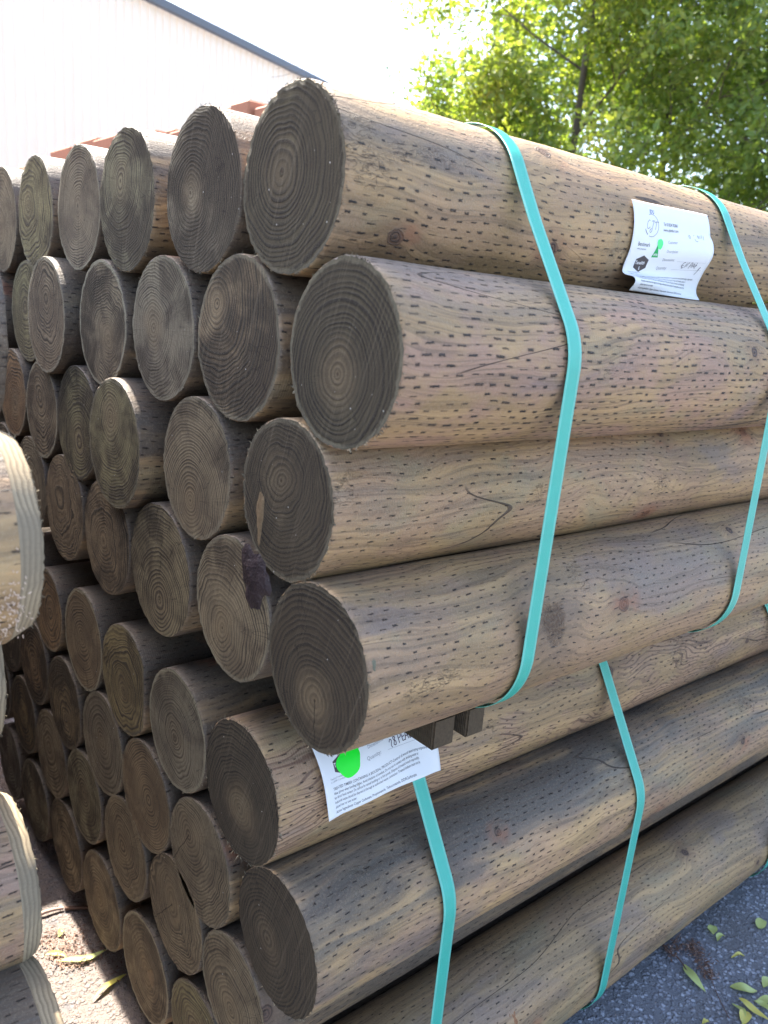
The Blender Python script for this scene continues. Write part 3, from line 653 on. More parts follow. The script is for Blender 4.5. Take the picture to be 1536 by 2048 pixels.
ST = [
 ('p0', .912, -.05, .0995, dict(seed=61.2, dark=.7, fuzz=70, x0=.222), 'near left log highest of its stack, only its dark edge in view'),
 ('p1', .758, -.22, .0995, dict(seed=62.5, dark=.42, pink=.25, fuzz=260, x0=.206, chamfer=True, dense=True), 'near left log with a bright shaved end and woody crumbs'),
 ('p2', .935, -.42, .0990, dict(seed=63.1, dark=.40, pink=.5, fuzz=160, x0=.218, chamfer=True, grain=.9, incise=.25), 'near left log set back with swirling grain, second visible from above'),
 ('p3', .8615, -.653, .0995, dict(seed=64.4, dark=.32, pink=.75, fuzz=140, x0=.226, chamfer=True, dense=True), 'near left reddish log with a yellow lit shaved end'),
 ('p4', .7505, -.796, .0995, dict(seed=65.9, dark=.72, pink=.1, fuzz=40, x0=.222, chamfer=True, dense=True), 'near left grey log at the lower left photo corner'),
 ('p5', .850, -.968, .0990, dict(seed=66.3, fuzz=0, x0=.215), 'near left log under the grey corner one'),
 ('p6', .7505, -1.14, .0990, dict(seed=67.7, fuzz=0, x0=.215), 'near left log on the bearers, front of the lowest row'),
 ('p7', .955, -1.14, .0990, dict(seed=68.8, fuzz=0, x0=.215), 'near left log on the bearers, behind the front one'),
 ('p8', .955, -.800, .0990, dict(seed=69.6, fuzz=0, x0=.215), 'near left log behind the grey corner one'),
]
k = 0
for z, off in ((-.05, 0), (-.22, .1), (-.42, 0), (-.653, .1), (-.80, 0), (-.968, .1), (-1.14, 0)):
    for i in range(6):
        yy = 1.16 + off + .2 * i - (.1 if z in (-.22, -.653, -.968) else 0)
        if z == -.05: yy -= .045
        if z == -.653: yy += .0
        ST.append(('q%d' % k, yy, z, .0985, dict(seed=70.3 + k * 1.37, fuzz=0, x0=.205, dark=.6), 'log deep in the near left stack behind its front logs')); k += 1
for key, y, z, r, kw, label in ST:
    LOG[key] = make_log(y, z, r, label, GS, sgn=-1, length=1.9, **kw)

# details of single logs, in the log's own coordinates (x from the sawn end)
blob_on(LOG['U'], 'bark_pocket', M['pocket'], -.0012, -.058, .056, .034, .038, .0045, 5)
blob_on(LOG['N'], 'resin_knot', M['amber'], -.0008, .052, -.030, .008, .034, .0012, 6)
blob_on(LOG['d3'], 'resin_knot', M['amber'], -.0008, -.030, .004, .016, .017, .0015, 8)
for k, (a, ln) in enumerate(((1.18, .018), (.98, .022), (.72, .024), (.42, .018))):   # green scale along the rim of the dark ended log
    blob_on(LOG['T'], 'verdigris_scale', M['lichen'], .006 + .004 * (k % 2), -.0985 * math.cos(a), .0985 * math.sin(a), ln * .55, .0050, .0006, 20 + k, normal=(0, -math.cos(a), math.sin(a)))
for k, (x, a) in enumerate(((.405, 1.12), (.412, .90), (.420, .72), (.428, .56))):
    blob_on(LOG['d1'], 'orange_scar', M['rust'], x, -.0962 * math.cos(a), .0962 * math.sin(a), .014, .006 + .003 * (k % 2), .0012, 40 + k, normal=(0, -math.cos(a), math.sin(a)))
for k in range(1):   # woody crumbs stuck on the near left log
    rng = random.Random(3); vs, fs = [], []
    for _ in range(120):
        a = rng.gauss(-.42, .20); x = -.024 + rng.gauss(0, .006) - abs(rng.gauss(0, .004))
        R = .0995 + .0004; c = Vector((x, -R * math.cos(a), R * math.sin(a))); n = Vector((0, -math.cos(a), math.sin(a)))
        d = Vector((rng.uniform(-1, 1), rng.uniform(-1, 1), rng.uniform(-1, 1))).normalized() * rng.uniform(.0007, .0018)
        s = n.cross(d).normalized() * .0004; up = n * rng.uniform(.0006, .002)
        q = len(vs); vs += [tuple(c - d - s), tuple(c - d + s), tuple(c + d + s + up), tuple(c + d - s + up), tuple(c + n * .0018)]
        fs += [(q, q + 1, q + 4), (q + 1, q + 2, q + 4), (q + 2, q + 3, q + 4), (q + 3, q, q + 4)]
    mesh_obj('woody_crumbs', vs, fs, mat_ink('pale_crumbs', (0.62, 0.47, 0.36), .8), LOG['p1'], None, False)

# ------------------------------------------------------------------ bearers
def bearer(x, y0, y1, ztop, w, h, label, group=None):
    vs, fs = [], []
    bm = bmesh.new()
    bmesh.ops.create_cube(bm, size=1.0, matrix=Matrix.Diagonal((w, y1 - y0, h, 1)))
    bmesh.ops.bevel(bm, geom=list(bm.edges), offset=.0025, segments=2, affect='EDGES')
    me = bpy.data.meshes.new('bearer'); bm.to_mesh(me); bm.free(); me.materials.append(M['bearer'])
    o = bpy.data.objects.new('bearer', me); COL.objects.link(o); o.location = (x, (y0 + y1) / 2, CAMZ + ztop - h / 2)
    return tag(o, label, 'bearer', group)
BG = 'timber bearers between and under the stacks'
bearer(.6955, .660, 1.95, -.4985, .039, .043, 'sawn square bearer under the upper stack, nearest the sawn ends', BG)
bearer(.7545, .660, 1.95, -.4985, .034, .043, 'sawn square bearer under the upper stack where the teal strap tucks in', BG)
bearer(2.20, .62, 1.95, -.4985, .046, .043, 'sawn bearer under the far end of the upper stack', BG)
bearer(.80, .74, 2.05, -1.261, .06, .037, 'bearer on the asphalt under the near end of the lower stack', BG)
bearer(2.25, .74, 2.05, -1.261, .06, .037, 'bearer on the asphalt under the far end of the lower stack', BG)
bearer(-.20, .70, 1.10, -1.240, .06, .058, 'bearer on the asphalt under the near left stack', BG)

# ------------------------------------------------------------------ straps
def hull(pts):
    pts = sorted(set(pts))
    def half(ps):
        h = []
        for p in ps:
            while len(h) > 1 and (h[-1][0] - h[-2][0]) * (p[1] - h[-2][1]) - (h[-1][1] - h[-2][1]) * (p[0] - h[-2][0]) <= 0: h.pop()
            h.append(p)
        return h
    a, b = half(pts), half(pts[::-1])
    return a[:-1] + b[:-1]
def strap(rows, xf, label, w=.0235):
    pts = []
    for key, y, z, r, kw, _l in rows:
        for i in range(144):
            a = 2 * PI * i / 144; R = r * 1.008 + .0032
            pts.append((round(y + R * math.cos(a), 5), round(z + R * math.sin(a), 5)))
    h = hull(pts)
    # resample long spans
    path = []
    for i, p in enumerate(h):
        q = h[(i + 1) % len(h)]; d = math.hypot(q[0] - p[0], q[1] - p[1]); n = max(1, int(d / .02))
        for k in range(n): path.append((p[0] + (q[0] - p[0]) * k / n, p[1] + (q[1] - p[1]) * k / n))
    n = len(path); vs, uvs, fs = [], [], []; s = 0; T = .0008
    x0 = xf(0)
    def sec(i, s):
        p, pn, pp = path[i % n], path[(i + 1) % n], path[i - 1]
        tx, tz = pn[0] - pp[0], pn[1] - pp[1]; L = math.hypot(tx, tz); nx, nz = tz / L, -tx / L
        x = xf(p[1])
        for (u, off) in ((-w / 2, 0), (-w / 2, T), (-w * .3, T * 1.15), (0, T * 1.2), (w * .3, T * 1.15), (w / 2, T), (w / 2, 0)):
            vs.append((x + u, p[0] + nx * off, CAMZ + p[1] + nz * off)); uvs.append((u, s))
    for i in range(n + 1):
        sec(i, s); p, q = path[i % n], path[(i + 1) % n]; s += math.hypot(q[0] - p[0], q[1] - p[1])
    for i in range(n):
        for k in range(7):
            a, b = i * 7 + k, i * 7 + (k + 1) % 7
            fs.append((a, b, b + 7, a + 7))
    c = Vector((x0, path[0][0], CAMZ + path[0][1]))
    o = mesh_obj('strap', [tuple(Vector(v) - c) for v in vs], fs, M['strap'], None, uvs, True, c)
    return tag(o, label, 'strap', 'green polyester straps round the stacks')
strap(UP, lambda z: .757 + .004 * z + .09 * max(0, z - .12), 'teal strap round the upper stack nearest the sawn ends')
strap(UP, lambda z: 1.252 - .06 * z + .16 * max(0, z - .12), 'teal strap round the upper stack just beyond the white tag')
strap(LO, lambda z: .725 + .01 * (z + .8), 'teal strap running out from under the lower paper tag')
strap(LO, lambda z: 1.186 + .05 * (z + .8), 'teal strap round the lower stack, middle one of its three')
strap(LO, lambda z: 1.822, 'teal strap round the lower stack at the right photo edge')

# ------------------------------------------------------------------ paper tags
def spline(pts, n):
    """Catmull-Rom through pts resampled at n+1 equal arc lengths"""
    P = [Vector((*p, 0)) for p in pts]; P = [P[0] * 2 - P[1]] + P + [P[-1] * 2 - P[-2]]
    dense = []
    for i in range(1, len(P) - 2):
        for k in range(20):
            t = k / 20; p0, p1, p2, p3 = P[i - 1:i + 3]
            dense.append(.5 * ((2 * p1) + (p2 - p0) * t + (2 * p0 - 5 * p1 + 4 * p2 - p3) * t * t + (3 * p1 - p0 - 3 * p2 + p3) * t ** 3))
    dense.append(P[-2]); acc = [0]
    for a, b in zip(dense, dense[1:]): acc.append(acc[-1] + (b - a).length)
    out, j = [], 0
    for k in range(n + 1):
        s = acc[-1] * k / n
        while j < len(acc) - 2 and acc[j + 1] < s: j += 1
        f = (s - acc[j]) / max(1e-9, acc[j + 1] - acc[j]); out.append(dense[j].lerp(dense[j + 1], min(1, max(0, f))))
    return [(p.x, p.y) for p in out]

def paper_tag(surf, label, root, NS=40, NT_=60):
    """surf(s, t) -> point; builds the sheet and returns a function for print on it"""
    org = root
    def nrm(s, t):
        e = .004
        a = surf(min(1, s + e), t) - surf(max(0, s - e), t); b = surf(s, min(1, t + e)) - surf(s, max(0, t - e))
        n = a.cross(b).normalized()
        return -n if n.y > 0 else n
    vs, fs = [], []
    for side in (0, 1):
        for j in range(NT_ + 1):
            for i in range(NS + 1):
                p = surf(i / NS, j / NT_) - (nrm(i / NS, j / NT_) * .00025 if side else Vector())
                vs.append(tuple(p - org))
    W = NS + 1; K = W * (NT_ + 1)
    for j in range(NT_):
        for i in range(NS):
            a = j * W + i; fs.append((a, a + W, a + W + 1, a + 1)); fs.append((K + a, K + a + 1, K + a + W + 1, K + a + W))
    rim = [i for i in range(W)] + [j * W + NS for j in range(1, NT_ + 1)] + [NT_ * W + i for i in range(NS - 1, -1, -1)] + [j * W for j in range(NT_ - 1, 0, -1)]
    for a, b in zip(rim, rim[1:] + rim[:1]): fs.append((a, b, K + b, K + a))
    o = mesh_obj('paper_tag', vs, fs, M['paper'], None, None, True, org)
    tag(o, label, 'paper tag')
    def place(s, t, lift): return tuple(surf(min(1, max(0, s)), min(1, max(0, t))) + nrm(min(.999, max(.001, s)), min(.999, max(.001, t))) * lift - org)
    return o, place

SW, SH = .20, .148
def text_geo(txt, x, y, size, squeeze=1.0, shear=0.0):
    """mesh of a line of text: lower left at x (m from the left), y (m from the top) -> verts in metres on the sheet"""
    cu = bpy.data.curves.new('t', 'FONT'); cu.body = txt; cu.size = size; cu.resolution_u = 2; cu.shear = shear; cu.offset = size * .004
    ob = bpy.data.objects.new('t', cu); COL.objects.link(ob)
    dg = bpy.context.evaluated_depsgraph_get(); dg.update()
    me = ob.evaluated_get(dg).to_mesh()
    vs = [(x + v.co.x * squeeze, y - v.co.y) for v in me.vertices]; fs = [tuple(p.vertices) for p in me.polygons]
    ob.evaluated_get(dg).to_mesh_clear()
    bpy.data.objects.remove(ob); bpy.data.curves.remove(cu)
    return vs, fs
def stroke_geo(pts, w):
    vs, fs = [], []
    for i, p in enumerate(pts):
        a, b = pts[max(0, i - 1)], pts[min(len(pts) - 1, i + 1)]
        dx, dy = b[0] - a[0], b[1] - a[1]; L = math.hypot(dx, dy) or 1
        nx, ny = -dy / L * w / 2, dx / L * w / 2
        vs += [(p[0] + nx, p[1] + ny), (p[0] - nx, p[1] - ny)]
        if i: k = 2 * i; fs.append((k - 2, k - 1, k + 1, k))
    return vs, fs
def smooth_pts(pts, n=6):
    return spline(pts, n * (len(pts) - 1))
def poly_geo(pts, n=10):
    cx, cy = sum(p[0] for p in pts) / len(pts), sum(p[1] for p in pts) / len(pts)
    out = []
    for i, p in enumerate(pts):
        q = pts[(i + 1) % len(pts)]
        out += [(p[0] + (q[0] - p[0]) * k / n, p[1] + (q[1] - p[1]) * k / n) for k in range(n)]
    m = len(out); vs, fs = [(cx, cy)], []
    for j in range(1, n + 1): vs += [(cx + (x - cx) * j / n, cy + (y - cy) * j / n) for x, y in out]
    for i in range(m): fs.append((0, 1 + i, 1 + (i + 1) % m))
    for j in range(n - 1):
        for i in range(m):
            a, b = 1 + j * m + i, 1 + j * m + (i + 1) % m; fs.append((a, a + m, b + m, b))
    return vs, fs
def disc_geo(cx, cy, rx, ry, seed, n=40, wob=.1):
    rng = random.Random(seed); ph = [rng.uniform(0, 6.28) for _ in range(4)]
    vs, fs = [(cx, cy)], []
    rings = 6
    for j in range(1, rings + 1):
        for i in range(n):
            a = 2 * PI * i / n; q = 1 + wob * (math.sin(2 * a + ph[0]) + .6 * math.sin(3 * a + ph[1]) + .4 * math.sin(5 * a + ph[2]))
            vs.append((cx + rx * q * j / rings * math.cos(a), cy + ry * q * j / rings * math.sin(a)))
    for i in range(n): fs.append((0, 1 + i, 1 + (i + 1) % n))
    for j in range(rings - 1):
        for i in range(n):
            a, b = 1 + j * n + i, 1 + j * n + (i + 1) % n; fs.append((a, a + n, b + n, b))
    return vs, fs
def put_print(o, place, name, mat, geos, lift, tmap):
    vs, fs = [], []
    for v, f in geos:
        k = len(vs); vs += [place(x / SW, tmap(y / SH), lift) for x, y in v]; fs += [tuple(q + k for q in g) for g in f]
    return mesh_obj(name, vs, fs, mat, o, None, False)

def circle_pts(cx, cy, r, a0, a1, n=40): return [(cx + r * math.cos(a0 + (a1 - a0) * i / n), cy + r * math.sin(a0 + (a1 - a0) * i / n)) for i in range(n + 1)]

def printed_form(o, place, tmap, faint=False):
    P = lambda name, mat, geos, lift=.00022: put_print(o, place, name, M[mat], geos, lift, tmap)
    # round logo with its script letters
    cx, cy, r = .043, .033, .0165
    lg = [stroke_geo(circle_pts(cx, cy, r, -2.0, 1.9), .0006), stroke_geo(circle_pts(cx, cy, r, 2.15, 2.75), .0012)]
    C_ = smooth_pts([(.0385, .0265), (.0365, .0255), (.0325, .0295), (.0315, .036), (.034, .0385), (.0385, .0355)])
    J_ = smooth_pts([(.0475, .0262), (.0455, .032), (.0425, .041), (.0395, .0435), (.038, .041), (.042, .037)])
    Jt = smooth_pts([(.0425, .0268), (.047, .0258), (.0505, .0262)])
    T_ = smooth_pts([(.0545, .027), (.053, .033), (.0515, .0385)]); Tt = smooth_pts([(.0495, .0285), (.054, .0268), (.060, .0268)])
    P('round_logo', 'ink', lg + [stroke_geo(q, .0007) for q in (C_, J_, Jt, T_, Tt)])
    P('blue_print', 'navy', [text_geo('IDU', .0385, .0155, .0085, .8)] + ([] if faint else []))
    P('address_lines', 'faint' if faint else 'ink', [text_geo('Tel 01824 702861', .072, .031, .0072, .72), text_geo('www.cjtimber.com', .072, .0395, .0068, .74)])
    P('form_text', 'ink', [text_geo('Benchmark', .0155, .0640, .0082, .74), text_geo('wood treatment', .0155, .0690, .0034, .9)])
    P('green_triangle', 'green', [poly_geo([(.0605, .0600), (.0680, .0790), (.0530, .0790)])])
    P('triangle_letters', 'white', [text_geo('WPA', .0555, .0770, .0055, .8)], .0004)
    hx = [(.0365 + .0165 * math.cos(PI / 6 + i * PI / 3), .0895 + .0125 * math.sin(PI / 6 + i * PI / 3)) for i in range(6)]
    P('hexagon_logo', 'logo', [poly_geo(hx)])
    P('hexagon_letters', 'white', [text_geo('Tanalith', .0225, .0905, .0074, .92), text_geo('E', .0345, .0985, .0064)], .0004)
    P('field_names', 'faint', [text_geo('Customer:', .084, .058, .0062, .85), text_geo('Description:', .084, .0715, .0062, .85), text_geo('Dimensions:', .0815, .0845, .0064, .9), text_geo('Quantity:', .0755, .098, .0070, .95)]
      + [stroke_geo([(.1125, .0985), (.19, .0985)], .00035), stroke_geo([(.117, .085), (.19, .085)], .0003)])
    P('small_print', 'faint', [text_geo('Tanalised treated timber', .012, .1035, .0031, .95), text_geo('is a BS8417 product', .012, .107, .0031, .95)])
    rows = ['Wear gloves when handling timber. Avoid inhalation of sawdust. Do not use in contact with drinking water or',
            'for direct food contact. Do not use for animal bedding or in fish ponds. Dispose of treated wood responsibly.',
            'Industrial waste should be disposed of through an authorised waste contractor. Treated timbers must not be',
            'placed near or over water.']
    g = [text_geo('TREATED TIMBER CONTAINING A BIOCIDAL PRODUCT-Control of wood destroying organisms', .014, .1165, .0050, .80)]
    for i, rw in enumerate(rows): g.append(text_geo(rw, .014, .1220 + i * .0053, .0047, .70))
    g.append(text_geo('Active Ingredients: Copper Carbonate, Propiconazole, Tebuconazole, DDACarbonate', .014, .1440, .0049, .78))
    P('safety_text', 'ink', g)

# tag on the topmost front log
LEFT = [(.6975, .1739), (.6915, .1467), (.6885, .1143), (.6965, .0847), (.6925, .0768), (.6770, .0730), (.6735, .0655), (.6816, .0545)]
RIGHT = [(.7031, .1790), (.6940, .1560), (.6816, .1357), (.6798, .1177), (.6905, .0957), (.6975, .0756), (.6965, .0640), (.6895, .0545)]
NTT = 60
Lp, Rp = spline(LEFT, NTT), spline(RIGHT, NTT)
def surf_top(s, t):
    k = t * NTT; i = min(NTT - 1, int(k)); f = k - i
    l = (Lp[i][0] + (Lp[i + 1][0] - Lp[i][0]) * f, Lp[i][1] + (Lp[i + 1][1] - Lp[i][1]) * f)
    r = (Rp[i][0] + (Rp[i + 1][0] - Rp[i][0]) * f, Rp[i][1] + (Rp[i + 1][1] - Rp[i][1]) * f)
    e = s * s * (3 - 2 * s)
    y, z = l[0] + (r[0] - l[0]) * e, l[1] + (r[1] - l[1]) * e
    y = min(y, .79 - math.sqrt(max(0, .1025 ** 2 - (z - .13) ** 2)) if abs(z - .13) < .1025 else y)
    return Vector((.993 + .199 * s, y, CAMZ + z))
tg, place = paper_tag(surf_top, 'white paper tag curling over the topmost front log between the two straps', surf_top(.5, 0))
tmap1 = lambda t: t * .985
printed_form(tg, place, tmap1)
put_print(tg, place, 'spray_paint_mark', M['fluo2'], [disc_geo(.066, .059, .0058, .0085, 3)], .0005, tmap1)
hw = [[(.150, .048), (.153, .052), (.158, .052)], [(.149, .043), (.152, .041)], [(.160, .046), (.161, .041), (.163, .045), (.161, .047)], [(.166, .046), (.1665, .041)], [(.170, .046), (.172, .039)], [(.174, .048), (.177, .040)],
      [(.136, .045), (.138, .042), (.140, .045), (.138, .048), (.136, .045)]]
hw2 = [[(.136, .0955), (.133, .0915), (.136, .087), (.139, .086)], [(.134, .0925), (.138, .091)], [(.135, .0965), (.140, .0945)], [(.142, .0945), (.144, .087)], [(.145, .093), (.148, .087), (.150, .087)], [(.153, .0965), (.155, .087), (.158, .087), (.158, .091), (.155, .092)],
       [(.159, .095), (.163, .087), (.165, .095)], [(.161, .092), (.165, .0915)], [(.168, .096), (.169, .086)], [(.166, .092), (.171, .090)], [(.180, .098), (.184, .092), (.180, .101), (.176, .1065)]]
put_print(tg, place, 'handwriting', M['marker'], [stroke_geo(smooth_pts(q, 4), .0007) for q in hw] + [stroke_geo(smooth_pts(q, 4), .0011) for q in hw2], .0004, tmap1)

# tag pinched between the two stacks
def surf_low(s, t):
    b = math.exp(-((s - .76) / .26) ** 2)          # here the sheet hangs over the strap, which runs straight down to the next log
    ang = -2.3 + 6.5 * b + (1 - t) * 86.0
    R = (.0985 * 1.014 + .0048) / math.cos(R_(max(0, 32.7 - ang) * b))
    ang = R_(ang)
    flare = .006 * max(0, (t - .75) / .25) ** 2 * (1 - .3 * s) * (1 - b) + .004 * max(0, .12 - s) / .12
    return Vector((.5735 + .203 * s - .004 * (1 - s) * (1 - t), .846 - (R + flare) * math.cos(ang), CAMZ - .642 + (R + flare * .3) * math.sin(ang)))
tg2, place2 = paper_tag(surf_low, 'white paper tag with fluorescent green blot pinched under the upper stack', surf_low(.5, 1))
idm = lambda t: t
printed_form(tg2, place2, idm, True)
put_print(tg2, place2, 'spray_paint_mark', M['fluo'], [disc_geo(.0470, .0900, .0195, .0185, 12, wob=.09)], .0006, idm)
st = [stroke_geo([(.0535, .1185), (.0560, .1255)], .0009)]
put_print(tg2, place2, 'staple', mat_ink('staple_wire', (.45, .42, .38), .35), st, .0012, idm)
pen = [[(.130, .0895), (.1325, .0870), (.1345, .0890), (.1325, .0935), (.1335, .0965)], [(.142, .0875), (.1385, .0865), (.1385, .0895), (.1415, .0925), (.1405, .0960), (.1375, .0945), (.1395, .0910), (.142, .0875)],
       [(.147, .0965), (.1475, .0860), (.1515, .0860), (.1515, .0900), (.1475, .0910)], [(.1535, .0960), (.1540, .0875), (.1580, .0870)], [(.154, .0915), (.158, .0910)], [(.154, .096), (.158, .0955)],
       [(.1585, .0965), (.1620, .0860), (.1645, .0960)], [(.1590, .0925), (.1650, .0915)], [(.1670, .0960), (.1670, .0865), (.1710, .0880), (.1715, .0930), (.1670, .0960)], [(.1790, .0880), (.1760, .0900), (.1790, .0940)]]
put_print(tg2, place2, 'handwriting', M['pen'], [stroke_geo(smooth_pts([(x - .0125 + (x - .13) * .0, (y - .0915) * 1.15 + .0935) for x, y in q], 4), .0011) for q in pen], .0004, idm)

# ------------------------------------------------------------------ leaves and litter on the ground
def leaf(a, b, width, mat, label, curl=.004, z0=.004, bend=.1, z1=None, seed=0):
    rng = random.Random(seed); A, B = Vector((*a, z0)), Vector((*b, z0 if z1 is None else z1)); ax = B - A; L = ax.length; n = 14
    sd = Vector((-ax.y, ax.x, 0)).normalized(); vs, fs = [], []
    for i in range(n + 1):
        t = i / n; wv = width * (math.sin(PI * t ** .85) ** .9 * .5) + .0004
        c = A + ax * t + sd * bend * L * math.sin(PI * t) + Vector((0, 0, .004 * math.sin(PI * t) + .002 * math.sin(7 * t + seed)))
        vs += [c - sd * wv + Vector((0, 0, curl * wv / width * 2)), c + Vector((0, 0, -.0006)), c + sd * wv + Vector((0, 0, curl * 1.4 * wv / width * 2))]
        if i:
            k = 3 * i; fs += [(k - 3, k - 2, k + 1, k), (k - 2, k - 1, k + 2, k + 1)]
    m = len(vs); vs = vs + [v - Vector((0, 0, .0004)) for v in vs]; fs = fs + [tuple(m + q for q in f[::-1]) for f in fs]
    c0 = (A + B) / 2
    o = mesh_obj('fallen_leaf', [tuple(v - c0) for v in vs], fs, M[mat], None, None, True, c0)
    return tag(o, label, 'leaf', 'fallen leaves on the ground')
LV = [
 ((1.521, .730), (1.581, .714), .017, 'leafy', 'small green leaf lying closest to the bottom log on the right'),
 ((1.654, .673), (1.628, .658), .020, 'leafy', 'short rounded pale leaf between the green leaf and the curled one'),
 ((1.617, .642), (1.646, .640), .010, 'leafy', 'tiny curled yellow green leaf beside the short rounded one'),
 ((1.738, .607), (1.777, .612), .022, 'leafy', 'small leaf nearest the right photo edge, upper one'),
 ((1.495, .651), (1.465, .584), .019, 'leafy', 'long pale leaf touching the heap of dry husks'),
 ((1.521, .561), (1.557, .521), .021, 'leafy', 'wide bright leaf with a hooked stalk right of the long pale one'),
 ((1.577, .518), (1.619, .513), .020, 'leafy', 'leaf cut by the right photo edge with a dark green tip above it'),
 ((1.504, .534), (1.501, .470), .015, 'leafo', 'longest narrow yellowish leaf in the lower right corner'),
 ((1.523, .511), (1.522, .477), .014, 'leafy', 'narrow leaf tucked between two leaves at the lower right edge'),
 ((1.527, .507), (1.564, .492), .016, 'leafy', 'leaf overlapping the narrow tucked one at the right edge'),
 ((1.482, .536), (1.451, .499), .011, 'leafy', 'thin bluish green leaf left of the bright yellow one'),
 ((1.452, .498), (1.490, .505), .022, 'leafo', 'bright yellow leaf at the very bottom right'),
 ((1.384, .546), (1.401, .543), .009, 'leafo', 'tip of a yellow leaf on the bottom photo edge'),
 ((.436, 1.393), (.524, 1.368), .014, 'leafy', 'yellow green leaf half in sun between the two stacks'),
 ((.419, 1.422), (.452, 1.393), .010, 'leafo', 'brownish leaf in the sunlit patch between the stacks'),
 ((.531, 1.287), (.455, 1.263), .011, 'leafo', 'yellow leaf with a long stalk at the foot of the lowest logs'),
 ((.457, 1.459), (.474, 1.464), .012, 'leafy', 'scrap of green leaf on the husks between the stacks'),
 ((1.60, .60), (1.63, .585), .006, 'leafo', 'sliver of yellow leaf in the middle of the open asphalt'),
]
for i, (a, b, w, m, lb) in enumerate(LV): leaf(a, b, w, m, lb, seed=i, bend=[.12, -.05, .2, .05, -.12, -.14, .1, -.06][i % 8], curl=.0012 + .0008 * (i % 3))
o = leaf((1.395, .7085), (1.50, .7060), .020, 'leafo', 'yellowish leaf stuck in the groove below the topmost front log', seed=91, z0=CAMZ + .0620, z1=CAMZ + .0640, bend=.03)
o['group'] = 'fallen leaves on the logs'

def tube(pts, radii, n=6):
    vs, fs = [], []
    for i, p in enumerate(pts):
        d = (pts[min(i + 1, len(pts) - 1)] - pts[max(0, i - 1)]).normalized()
        u = d.cross(Vector((.3, .2, 1))).normalized() if abs(d.z) < .95 else d.cross(Vector((1, 0, 0))).normalized(); v = d.cross(u)
        for k in range(n):
            a = 2 * PI * k / n; vs.append(p + (u * math.cos(a) + v * math.sin(a)) * radii[i])
        if i:
            for k in range(n):
                a, b = (i - 1) * n + k, (i - 1) * n + (k + 1) % n; fs.append((a, b, b + n, a + n))
    return vs, fs
def twig(pts, r, label, mat='twig'):
    P = [Vector(p) for p in pts]; c = P[0].copy()
    vs, fs = tube(P, [r * (1 - .4 * i / len(P)) for i in range(len(P))])
    return tag(mesh_obj('twig', [tuple(v - c) for v in vs], fs, M[mat], None, None, True, c), label, 'twig', 'twigs on the ground')
twig([(.440, 1.540, .006), (.455, 1.537, .009), (.472, 1.536, .008), (.492, 1.531, .006)], .0045, 'thick pale stick in the sun between the stacks', 'husk')
twig([(.494, 1.528, .006), (.512, 1.517, .007), (.535, 1.503, .006)], .0042, 'dark brown stick running under the lowest logs')
twig([(1.500, .672, .004), (1.488, .650, .007), (1.478, .632, .004)], .0016, 'thin dark twig by the heap of dry husks')
twig([(1.510, .690, .012), (1.535, .695, .018), (1.560, .700, .012)], .0012, 'hair thin twig across the heap of dry husks')
twig([(1.440, .520, .004), (1.470, .560, .006), (1.500, .590, .004)], .0010, 'fine stalk below the long pale leaf')

def litter(name, label, spots, n, mat, size, seed):
    rng = random.Random(seed); vs, fs = [], []
    c0 = Vector((spots[0][0], spots[0][1], 0))
    for _ in range(n):
        sx, sy, sr = rng.choice(spots); x, y = rng.gauss(sx, sr), rng.gauss(sy, sr)
        h = abs(rng.gauss(0, .004)); L = size * rng.uniform(.4, 1.6); w = L * rng.uniform(.12, .45); a = rng.uniform(0, 6.28); el = rng.uniform(-.3, .5)
        d = Vector((math.cos(a) * math.cos(el), math.sin(a) * math.cos(el), math.sin(el))) * L; s = Vector((-math.sin(a), math.cos(a), rng.uniform(-.4, .4))) * w
        c = Vector((x, y, .0025 + h)) - c0; k = len(vs)
        vs += [tuple(c - d), tuple(c + s), tuple(c + d), tuple(c - s), tuple(c + Vector((0, 0, w * .7)))]
        fs += [(k, k + 1, k + 4), (k + 1, k + 2, k + 4), (k + 2, k + 3, k + 4), (k + 3, k, k + 4)]
    o = mesh_obj(name, vs, fs, M[mat], None, None, False, c0)
    return tag(o, label, kind='stuff')
litter('dry_husks', 'heap of dry brown husks and bits on the asphalt at right', [(1.535, .685, .014), (1.50, .69, .008), (1.56, .665, .012), (1.545, .648, .009), (1.525, .625, .012), (1.515, .60, .008)], 420, 'twig', .0042, 5)
litter('pale_husks', 'pale flakes mixed in the heap of husks at right', [(1.55, .68, .013), (1.545, .655, .011), (1.515, .605, .009), (1.51, .69, .010)], 120, 'husk', .0024, 6)
litter('sawdust_crumbs', 'reddish crumbs and bark bits in the alley between the stacks', [(.435, 1.44, .016), (.455, 1.415, .016), (.44, 1.39, .013), (.47, 1.44, .02), (.46, 1.37, .012)], 520, 'husk', .0032, 7)
litter('dark_crumbs', 'dark bark crumbs in the alley between the stacks', [(.50, 1.44, .016), (.48, 1.40, .018), (.49, 1.36, .018), (.44, 1.47, .012), (.52, 1.31, .02)], 420, 'twig', .0032, 8)
litter('grit', 'loose grit scattered over the asphalt', [(1.45, .60, .12), (1.7, .6, .15), (1.3, .5, .12)], 320, 'husk', .0011, 9)

